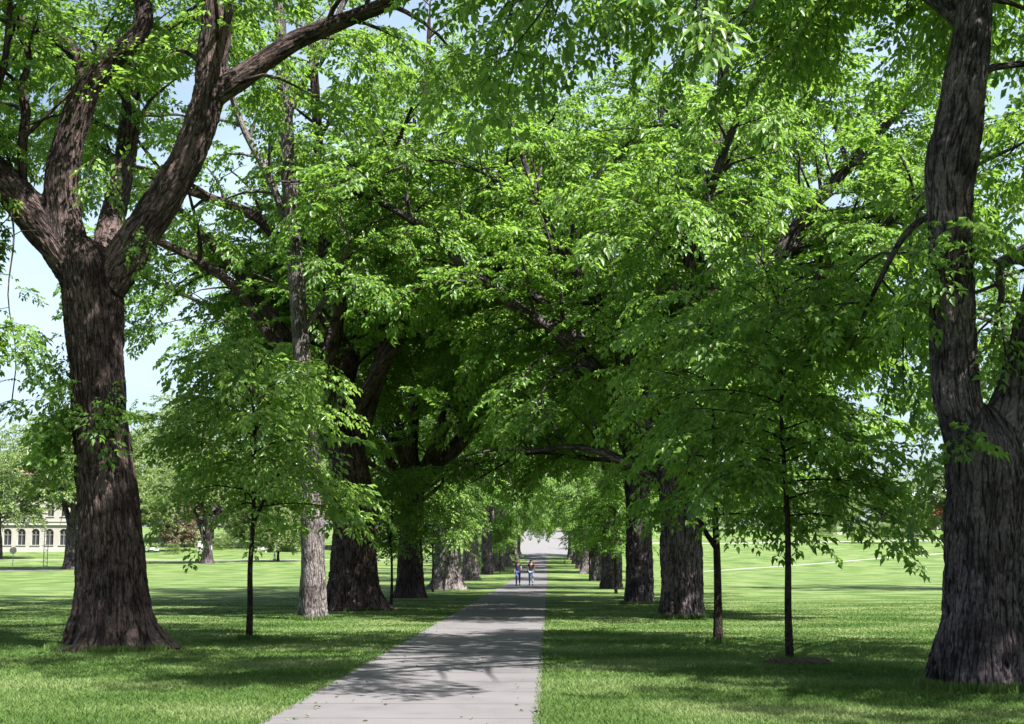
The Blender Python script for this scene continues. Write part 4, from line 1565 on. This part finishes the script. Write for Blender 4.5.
b1_ = bush('round olive green bush right of the white footed tree', ground(223, 549.5), 2.2, 2.9, 81, M_LEAF3)
BG2 = bush('broad pale green shrub on the far right lawn beside the footpath', ground(918, 536), 3.2, 2.4, 82, M_LEAF3)
for (l, p, s, src) in [('dark low bush against the right edge elm', (92, 300), 1.1, TC)]:
    copy_tree(src, l, (p[0], p[1], gz(*p)), 0.4, 0.6, 'bushes at the far edge of the lawns')
for i, (l, p, s) in enumerate([('bush left of the reddish tree on the left', (-69, 226), 0.9),
                               ('low shrub in front of the reddish tree', (-60, 228), 0.6),
                               ('shrub under the trees behind the white bench', (-46, 246), 1.0),
                               ('shrub behind the pale post on the left', (-42, 244), 0.9),
                               ('shrub left of the square, low and green', (-12, 262), 0.9),
                               ('shrub on the right lawn left of the dark low wall', (60, 312), 1.1),
                               ('shrub by the end of the square on its right', (16, 318), 0.8)]):
    copy_tree(b1_ if i % 2 else BG2, l, (p[0], p[1], gz(*p)), i * 1.1, s, 'bushes at the far edge of the lawns')

# white painted foot of the three stemmed tree
pp_, rr2 = resample([(0, 0, 0.0), (0, 0, 1.3), (0, 0, 2.3)], [0.72, 0.63, 0.60], 0.2)
Vw, qw, bkw, _ = tube(pp_, rr2, 16, False)
link('painted_foot', mesh_np('painted_foot', Vw, qw, M_WHITE, smooth=True), T2)


# ------------------------------------------------------------------ pale stone building
M_STONE = plain('pale_stone', (0.30, 0.285, 0.26), 0.85, 0.08, 1.5)
M_STONE2 = plain('stone_trim', (0.35, 0.335, 0.305), 0.85, 0.05, 1.5)
M_ROOF = plain('clay_roof', (0.30, 0.14, 0.09), 0.85, 0.2, 3.0)
m_, nt_, out_ = new_mat('window_glass')
p_ = N(nt_, 'ShaderNodeBsdfPrincipled', Roughness=0.08)
p_.inputs['Base Color'].default_value = (0.03, 0.035, 0.04, 1)
nt_.links.new(p_.outputs[0], out_.inputs[0])
M_GLASS = m_
M_FRAME = plain('window_frame_paint', (0.20, 0.19, 0.17), 0.6, 0.05)


def wall_with_holes(name, W, H, holes, mat, parent, thick=0.35):
    """holes: (cx, z0, w, h, arched)"""
    cu = bpy.data.curves.new('w', 'CURVE')
    cu.dimensions = '2D'
    cu.fill_mode = 'BOTH'
    cu.extrude = thick / 2

    def sp(pts):
        s = cu.splines.new('POLY')
        s.points.add(len(pts) - 1)
        for i, p in enumerate(pts):
            s.points[i].co = (p[0], p[1], 0, 1)
        s.use_cyclic_u = True
    sp([(0, 0), (W, 0), (W, H), (0, H)])
    for cx, z0, w, h, arched in holes:
        pts = [(cx - w / 2, z0), (cx + w / 2, z0)]
        if arched:
            for k in range(0, 13):
                a = PI * k / 12
                pts.append((cx + w / 2 * math.cos(a), z0 + h - w / 2 + w / 2 * math.sin(a)))
        else:
            pts += [(cx + w / 2, z0 + h), (cx - w / 2, z0 + h)]
        sp(pts)
    o = bpy.data.objects.new('w', cu)
    COL.objects.link(o)
    dg = bpy.context.evaluated_depsgraph_get()
    dg.update()
    me = bpy.data.meshes.new_from_object(o.evaluated_get(dg))
    bpy.data.objects.remove(o)
    me.transform(Matrix.Rotation(R(90), 4, 'X'))
    me.materials.clear()
    me.materials.append(mat)
    me.name = name
    return link(name, me, parent)


def window(parent, cx, z0, w, h, arched, y=0.1):
    bm = bmesh.new()
    f = 0.09
    bx(bm, (0, 0, h / 2), (f, 0.08, h))
    bx(bm, (0, 0, h * .62), (w, 0.07, f))
    bx(bm, (-w / 2 + f / 2, 0, h / 2 * (0.8 if arched else 1)), (f, 0.09, h * (0.8 if arched else 1)))
    bx(bm, (w / 2 - f / 2, 0, h / 2 * (0.8 if arched else 1)), (f, 0.09, h * (0.8 if arched else 1)))
    if arched:
        for k in range(1, 4):
            a = PI * k / 4
            c = (0, 0, h - w / 2)
            cyl(bm, c, (w / 2 * math.cos(a), 0, h - w / 2 + w / 2 * math.sin(a)), 0.035, None, 6)
    else:
        bx(bm, (0, 0, h - f / 2), (w - 0.01, 0.10, f))
    o = bm_obj('window', bm, M_FRAME, parent)
    o.location = (cx, y, z0)
    bm = bmesh.new()
    bx(bm, (0, 0.12, h / 2), (w + 0.1, 0.03, h + 0.1))
    bm_obj('pane', bm, M_GLASS, o)
    bm = bmesh.new()
    bx(bm, (0, -0.33, -0.06), (w + 0.3, 0.16, 0.12))
    bm_obj('sill', bm, M_STONE2, o)
    return o


bx0 = at(-60, 552, 238)
BY = 238
bz = gz(0, BY) - 0.3
BW, BH, BD = 34.0, 11.5, 16.0
bld = thing('building', 'long pale stone building with arched ground floor windows beyond the left lawn', 'building', (at(-115, 552, BY)[0], BY, bz), None, R(2))
holes = []
sp_ = 2.35
x = 1.6
while x < BW - 1.2:
    holes.append((x, 1.5, 1.35, 2.7, True))
    holes.append((x, 6.3, 1.15, 1.9, False))
    holes.append((x, 9.1, 1.0, 1.4, False))
    x += sp_
wall_with_holes('wall', BW, BH, holes, M_STONE, bld)
for hsp in holes:
    window(bld, *hsp)
bm = bmesh.new()
bx(bm, (0.15, BD / 2 + .17, BH / 2), (0.3, BD - 0.02, BH))
bm_obj('side_wall', bm, M_STONE, bld)
bm = bmesh.new()
bx(bm, (BW - 0.15, BD / 2 + .17, BH / 2), (0.3, BD - 0.02, BH))
bm_obj('side_wall', bm, M_STONE, bld)
bm = bmesh.new()
bx(bm, (BW / 2, BD + .3, BH / 2), (BW, 0.25, BH))
bm_obj('back_wall', bm, M_STONE, bld)
bm = bmesh.new()
bx(bm, (BW / 2, -0.30, 4.95), (BW + .6, 0.26, 0.30))
bx(bm, (BW / 2, -0.24, 5.45), (BW + .5, 0.14, 0.14))
bm_obj('string_course', bm, M_STONE2, bld)
bm = bmesh.new()
bx(bm, (BW / 2, -0.40, BH - 0.1), (BW + 1.0, 0.45, 0.45))
bm_obj('cornice', bm, M_STONE2, bld)
bm = bmesh.new()
bx(bm, (BW / 2, -0.27, 0.55), (BW + .3, 0.2, 1.0))
bm_obj('plinth', bm, M_STONE2, bld)
bm = bmesh.new()
v = [bm.verts.new(c) for c in ((-.7, -.8, BH + .14), (BW + .7, -.8, BH + .14), (BW + .7, BD + .8, BH + .14), (-.7, BD + .8, BH + .14), (5, BD / 2, BH + 3.4), (BW - 5, BD / 2, BH + 3.4))]
for f in ((0, 1, 5, 4), (1, 2, 5), (2, 3, 4, 5), (3, 0, 4), (3, 2, 1, 0)):
    bm.faces.new([v[i] for i in f])
bm_obj('roof', bm, M_ROOF, bld)

# ------------------------------------------------------------------ brick house on the right
M_BRICK = plain('orange_brick', (0.42, 0.20, 0.13), 0.85, 0.2, 4.0)
M_PROOF = plain('pale_metal_roof', (0.48, 0.55, 0.60), 0.6, 0.06, 2.0)
hb = np.array([86.0, 352.0, gz(86, 352) - .2])
hs = thing('house', 'orange brick house with a pale roof beyond the right lawn', 'house', hb, None, R(-6))
hh_ = [(2.2, 1.0, 1.2, 1.6, False), (6.0, 1.0, 1.2, 1.6, False), (12.0, 1.0, 1.2, 1.6, False), (2.2, 4.0, 1.2, 1.5, False), (6.0, 4.0, 1.2, 1.5, False), (12.0, 4.0, 1.2, 1.5, False)]
wall_with_holes('wall', 15, 6.4, hh_, M_BRICK, hs)
for q_ in hh_:
    window(hs, *q_)
bm = bmesh.new()
bx(bm, (9.0, -.22, 1.6), (1.4, 0.1, 3.2))
bm_obj('door', bm, plain('white_door', (0.7, 0.68, 0.64), 0.5, 0.03), hs)
for xx_ in (0.15, 14.85):
    bm = bmesh.new()
    bx(bm, (xx_, 5.2, 3.2), (0.3, 10, 6.4))
    bm_obj('side_wall', bm, M_BRICK, hs)
bm = bmesh.new()
v = [bm.verts.new(c) for c in ((-.5, -.7, 6.42), (15.5, -.7, 6.42), (15.5, 10.7, 6.42), (-.5, 10.7, 6.42), (-.5, 5, 10.4), (15.5, 5, 10.4))]
for f in ((0, 1, 5, 4), (1, 2, 5), (2, 3, 4, 5), (3, 0, 4), (3, 2, 1, 0)):
    bm.faces.new([v[i] for i in f])
bm_obj('roof', bm, M_PROOF, hs)

# low dark wall in front of it
wl = bmesh.new()
bx(wl, (0, 0, 0.55), (14, 0.35, 1.3))
bx(wl, (0, 0, 1.26), (14.2, 0.5, 0.13))
o = bm_obj('wall', wl, plain('dark_wall', (0.10, 0.085, 0.10), 0.9, 0.15, 3.0), None)
o.location = (75.0, 318, gz(75, 318))
tag(o, 'low dark wall at the top of the right lawn', 'wall')

# ------------------------------------------------------------------ small things on the left lawn
M_GREY = plain('grey_metal', (0.35, 0.35, 0.36), 0.5, 0.05, metal=0.4)
M_TEAL = plain('pale_green_paint', (0.42, 0.62, 0.52), 0.5, 0.05)
M_TAN = plain('sign_back', (0.42, 0.33, 0.30), 0.6, 0.05)
M_DARK = plain('dark_paint', (0.03, 0.03, 0.035), 0.5, 0.05)

g_ = ground(12.5, 569)
t = thing('road_sign', 'square grey sign on a thin post by the road at the far left', 'sign', g_)
bm = bmesh.new()
cyl(bm, (0, 0, 0), (0, 0, 2.4), 0.04)
bm_obj('post', bm, M_GREY, t)
bm = bmesh.new()
bmesh.ops.create_circle(bm, cap_ends=True, segments=8, radius=0.42)
r_ = bmesh.ops.extrude_face_region(bm, geom=bm.faces[:])
bmesh.ops.translate(bm, vec=(0, 0, 0.03), verts=[v for v in r_['geom'] if isinstance(v, bmesh.types.BMVert)])
bmesh.ops.transform(bm, matrix=Matrix.Translation((0, -0.06, 2.1)) @ Matrix.Rotation(R(90), 4, 'X') @ Matrix.Rotation(R(22.5), 4, 'Z'), verts=bm.verts)
bmesh.ops.recalc_face_normals(bm, faces=bm.faces)
bm_obj('sign_plate', bm, M_TAN, t)

g_ = ground(45, 569)
t = thing('lamp_post', 'tall grey lamp post with a double lantern by the road left of the leaning tree', 'lamp post', g_)
bm = bmesh.new()
for sx in (-.22, .22):
    cyl(bm, (sx, 0, 0), (sx, 0, 4.2), 0.045)
for k in range(9):
    z = 0.4 + k * .45
    cyl(bm, (-.22, 0, z), (.22, 0, z + (.4 if k % 2 else -.1)), 0.025)
bm_obj('post', bm, M_GREY, t)
bm = bmesh.new()
bx(bm, (0, 0, 4.25), (1.3, .1, .08))
bx(bm, (0, 0, 2.6), (1.0, .08, .07))
bm_obj('crossbar', bm, M_GREY, t)

g_ = ground(274.5, 560.5)
t = thing('post', 'pale green painted post on the left lawn right of the white bench', 'post', g_)
bm = bmesh.new()
cyl(bm, (0, 0, 0), (0, 0, 3.3), 0.14, 0.12, 12)
bm_obj('shaft', bm, M_TEAL, t)
bm = bmesh.new()
cyl(bm, (0, 0, 0), (0, 0, 0.25), 0.24, 0.2, 12)
bm_obj('base', bm, M_KERB, t)
bm = bmesh.new()
bx(bm, (0.75, 0, 2.9), (1.3, 0.12, .5))
bx(bm, (0.1, 0, 2.9), (.3, 0.09, .09))
bm_obj('sign_board', bm, plain('blue_grey_board', (0.16, 0.18, 0.30), 0.5, 0.05), t)

g_ = ground(261, 552.5)
t = thing('bench', 'white bench on the left lawn left of the pale green post', 'bench', g_)
bm = bmesh.new()
for k in range(3):
    bx(bm, (0, -.05 + k * .16, .46), (1.9, .13, .05))
bm_obj('seat', bm, M_WHITE, t)
bm = bmesh.new()
for k in range(2):
    bx(bm, (0, .40, .66 + k * .2), (1.9, .05, .14))
bm_obj('backrest', bm, M_WHITE, t)
for sx in (-.8, .8):
    bm = bmesh.new()
    bx(bm, (sx, -.02, .21), (.09, .09, .43))
    bx(bm, (sx, .36, .42), (.09, .07, .85))
    bx(bm, (sx, .17, .40), (.085, .3, .06))
    bm_obj('leg', bm, M_WHITE, t)

g_ = ground(202, 552)
t = thing('utility_cabinet', 'white utility box standing between the reddish tree and the white footed tree', 'box', g_)
bm = bmesh.new()
bx(bm, (0, 0, .85), (1.35, .9, 1.6))
bm_obj('body', bm, M_WHITE, t, bevel=.03)
bm = bmesh.new()
bx(bm, (0, 0, 1.70), (1.5, 1.05, .1))
bm_obj('lid', bm, M_WHITE, t)
bm = bmesh.new()
bx(bm, (-.32, -.455, .85), (.6, .02, 1.35))
bx(bm, (.32, -.455, .85), (.6, .02, 1.35))
bm_obj('door', bm, M_WHITE, t)

# parked scooters, far off
M_PALE = plain('pale_blue_paint', (0.55, 0.66, 0.68), 0.35, 0.05)


def scooter(label, g_, rz):
    t = thing('scooter', label, 'scooter', g_, 'scooters parked on the far left lawn', rz)
    for x_ in (-.6, .6):
        bm = bmesh.new()
        cyl(bm, (x_, -.05, .24), (x_, .05, .24), .24, None, 16)
        bm_obj('wheel', bm, M_DARK, t)
    bm = bmesh.new()
    bx(bm, (-.45, 0, .6), (.75, .32, .36))
    bx(bm, (.1, 0, .36), (.7, .3, .09))
    cyl(bm, (.55, 0, .35), (.36, 0, 1.02), .12, .07, 10)
    bm_obj('body', bm, M_PALE, t, bevel=.02)
    bm = bmesh.new()
    bx(bm, (-.45, 0, .83), (.7, .28, .10))
    bm_obj('seat', bm, M_DARK, t, bevel=.02)
    bm = bmesh.new()
    cyl(bm, (.34, -.34, 1.06), (.34, .34, 1.06), .025)
    bm_obj('handlebar', bm, M_GREY, t)
    return t


scooter('pale blue scooter, left one of the two on the far left lawn', ground(144, 552.5), 0.3)
scooter('pale blue scooter, right one of the two beside the reddish tree', ground(155, 552.5), 0.5)


# ------------------------------------------------------------------ two walkers
def skin(name, joints, edges, radii, mat, parent, sub=1):
    me = bpy.data.meshes.new(name)
    me.from_pydata(joints, edges, [])
    o = bpy.data.objects.new(name, me)
    COL.objects.link(o)
    md = o.modifiers.new('s', 'SKIN')
    for i, r in enumerate(radii):
        r = r if isinstance(r, tuple) else (r, r)
        me.skin_vertices[0].data[i].radius = r
    me.skin_vertices[0].data[0].use_root = True
    sb = o.modifiers.new('b', 'SUBSURF')
    sb.levels = sub
    sb.render_levels = sub
    dg = bpy.context.evaluated_depsgraph_get()
    dg.update()
    m2 = bpy.data.meshes.new_from_object(o.evaluated_get(dg))
    bpy.data.objects.remove(o)
    m2.materials.clear()
    m2.materials.append(mat)
    for p in m2.polygons:
        p.use_smooth = True
    m2.name = name
    return link(name, m2, parent)


def person(label, loc, H, step, M_skin, M_hair, M_top, M_leg, M_shoe, arm, leglen_mat=None):
    s = H / 1.68
    t = thing('person', label, 'person', loc, 'people walking towards us')
    # legs mid stride: +1 forward (towards camera = -y)
    hipz, kz_, az = .90, .48, .08
    J = [(0, 0, .95), (0, 0, 1.15), (0, 0, 1.32), (0, -.01, 1.42), (0, -.02, 1.50), (0, -.03, 1.60),
         (-.09, 0, .88), (-.10, -step * .42 - .03, .49), (-.10, -step * .5 if step > 0 else -step * .55, .09), (-.11, -step * .5 - .16, .035),
         (.09, 0, .88), (.10, step * .25 - .05, .49), (.10, step * .75, .13), (.11, step * .75 - .15, .04),
         (-.17, 0, 1.36), (-.215, arm * .10, 1.10), (-.215, -arm * .06 - .03, .88), (-.21, -arm * .06 - .06, .79),
         (.17, 0, 1.36), (.215, -arm * .10, 1.10), (.215, -arm * .22 - .03, .88), (.21, -arm * .24 - .06, .79)]
    E = [(0, 1), (1, 2), (2, 3), (3, 4), (4, 5), (0, 6), (6, 7), (7, 8), (8, 9), (0, 10), (10, 11), (11, 12), (12, 13), (2, 14), (14, 15), (15, 16), (16, 17), (2, 18), (18, 19), (19, 20), (20, 21)]
    Rr = [(.13, .10), (.115, .085), (.13, .095), .05, .06, (.075, .09), (.085, .085), .058, .038, (.035, .03), (.085, .085), .058, .038, (.035, .03),
          .05, .037, .03, (.03, .018), .05, .037, .03, (.03, .018)]
    J = [tuple(c * s for c in j) for j in J]
    Rs = [tuple(c * s for c in r) if isinstance(r, tuple) else r * s for r in Rr]
    skin('body', J, E, Rs, M_skin, t, 2)
    g = 1.22
    # trousers
    idx = [0, 6, 7, 8, 10, 11, 12]
    mp_ = {a: i for i, a in enumerate(idx)}
    ed = [(mp_[a], mp_[b]) for a, b in [(0, 6), (6, 7), (7, 8), (0, 10), (10, 11), (11, 12)]]
    rd = [tuple(c * g for c in (Rs[i] if isinstance(Rs[i], tuple) else (Rs[i], Rs[i]))) for i in idx]
    rd[3] = (.05 * s, .05 * s)
    rd[6] = (.05 * s, .05 * s)
    skin('trousers', [J[i] for i in idx], ed, rd, M_leg, t, 2)
    idx = [0, 1, 2, 14, 18]
    jj_ = [J[i] for i in idx]
    jj_[0] = (0, 0, .82 * s)
    jj_.append(tuple(np.array(J[14]) * .45 + np.array(J[15]) * .55))
    jj_.append(tuple(np.array(J[18]) * .45 + np.array(J[19]) * .55))
    ed = [(0, 1), (1, 2), (2, 3), (2, 4), (3, 5), (4, 6)]
    rd = [(.165 * s, .13 * s), (.14 * s, .11 * s), (.15 * s, .12 * s), (.06 * s, .06 * s), (.06 * s, .06 * s), (.052 * s, .052 * s), (.052 * s, .052 * s)]
    skin('top', jj_, ed, rd, M_top, t, 2)
    # hair: cap and long fall over the shoulders
    hj = [(0, .0, 1.67), (0, .06, 1.58), (-.05, .05, 1.46), (.05, .05, 1.46), (-.10, -.08, 1.32), (.10, -.08, 1.32)]
    hj = [tuple(c * s for c in j) for j in hj]
    skin('hair', hj, [(0, 1), (1, 2), (1, 3), (2, 4), (3, 5)], [(.12 * s, .11 * s), (.11 * s, .07 * s), .065 * s, .065 * s, .045 * s, .045 * s], M_hair, t, 2)
    # face
    bm = bmesh.new()
    for sx in (-.032, .032):
        bmesh.ops.create_uvsphere(bm, u_segments=8, v_segments=6, radius=.011 * s, matrix=Matrix.Translation((sx * s, -.118 * s, 1.60 * s)))
    bm_obj('eyes', bm, M_DARK, t)
    for k in (9, 13):
        bm = bmesh.new()
        c = J[k]
        bmesh.ops.create_uvsphere(bm, u_segments=12, v_segments=8, radius=1, matrix=Matrix.Translation((c[0], c[1] + .06, max(.045, c[2] + 0.01))) @ Matrix.Diagonal((.052, .13, .05, 1)))
        bm_obj('shoe', bm, M_shoe, t, smooth=True)
    return t


MS = plain('skin_tone', (0.36, 0.21, 0.155), 0.5, 0.05)
MH1 = plain('brown_hair', (0.06, 0.03, 0.02), 0.5, 0.2)
MH2 = plain('auburn_hair', (0.09, 0.035, 0.02), 0.5, 0.2)
navy = plain('navy_cloth', (0.012, 0.014, 0.05), 0.85, 0.1)
blue = plain('blue_denim', (0.045, 0.07, 0.22), 0.9, 0.15)
ltden = plain('light_denim', (0.16, 0.22, 0.34), 0.9, 0.2)
blk = plain('black_cloth', (0.015, 0.012, 0.014), 0.85, 0.1)
PY = 93.0
p1 = at(518, 587, PY)
p2 = at(531, 587, PY)
person('walker on the left of the pair in a navy sleeveless top and blue trousers', (p1[0], PY, 0.012), 1.66, .42, MS, MH1, navy, blue, blk, 1.0)
person('walker on the right of the pair in a black top and light jeans', (p2[0], PY + .3, 0.012), 1.66, -.36, MS, MH2, blk, ltden, blk, -1.0)
print('LEAF TRIS', STAT, sum(STAT.values()))

# ------------------------------------------------------------------ fallen leaves and scraps on the walk
rl = np.random.RandomState(9)
n = 260
ly = 12 + 60 * rl.rand(n) ** 1.5
lx = np.where(rl.rand(n) < .6, np.where(rl.rand(n) < .5, PX0 + np.abs(rl.normal(size=n)) * .25, PX1 - np.abs(rl.normal(size=n)) * .25), rl.uniform(PX0, PX1, n))
P_ = np.stack([lx, ly, np.full(n, .022)], -1)
D_ = np.stack([np.cos(rl.rand(n) * 6.28), np.sin(rl.rand(n) * 6.28), rl.rand(n) * .15], -1)
Vl, Fl, Rl = leaf_arrays(P_, D_, np.tile([0, 0, 1.0], (n, 1)) + rl.normal(size=(n, 3)) * .2, rl.uniform(.03, .075, n), rl)
Vl[:, 2] = np.maximum(Vl[:, 2], .016)
lt = link('leaf_litter', mesh_np('leaf_litter', Vl, Fl, leaf_mat('dry_leaf', (0.10, 0.07, 0.03), (0.12, 0.16, 0.04), (0.1, 0.12, 0.03), 0.1), {'rnd': ('FLOAT', Rl)}))
lt['kind'] = 'stuff'
tag(lt, 'small fallen leaves and scraps scattered on the concrete walk', 'fallen leaves')
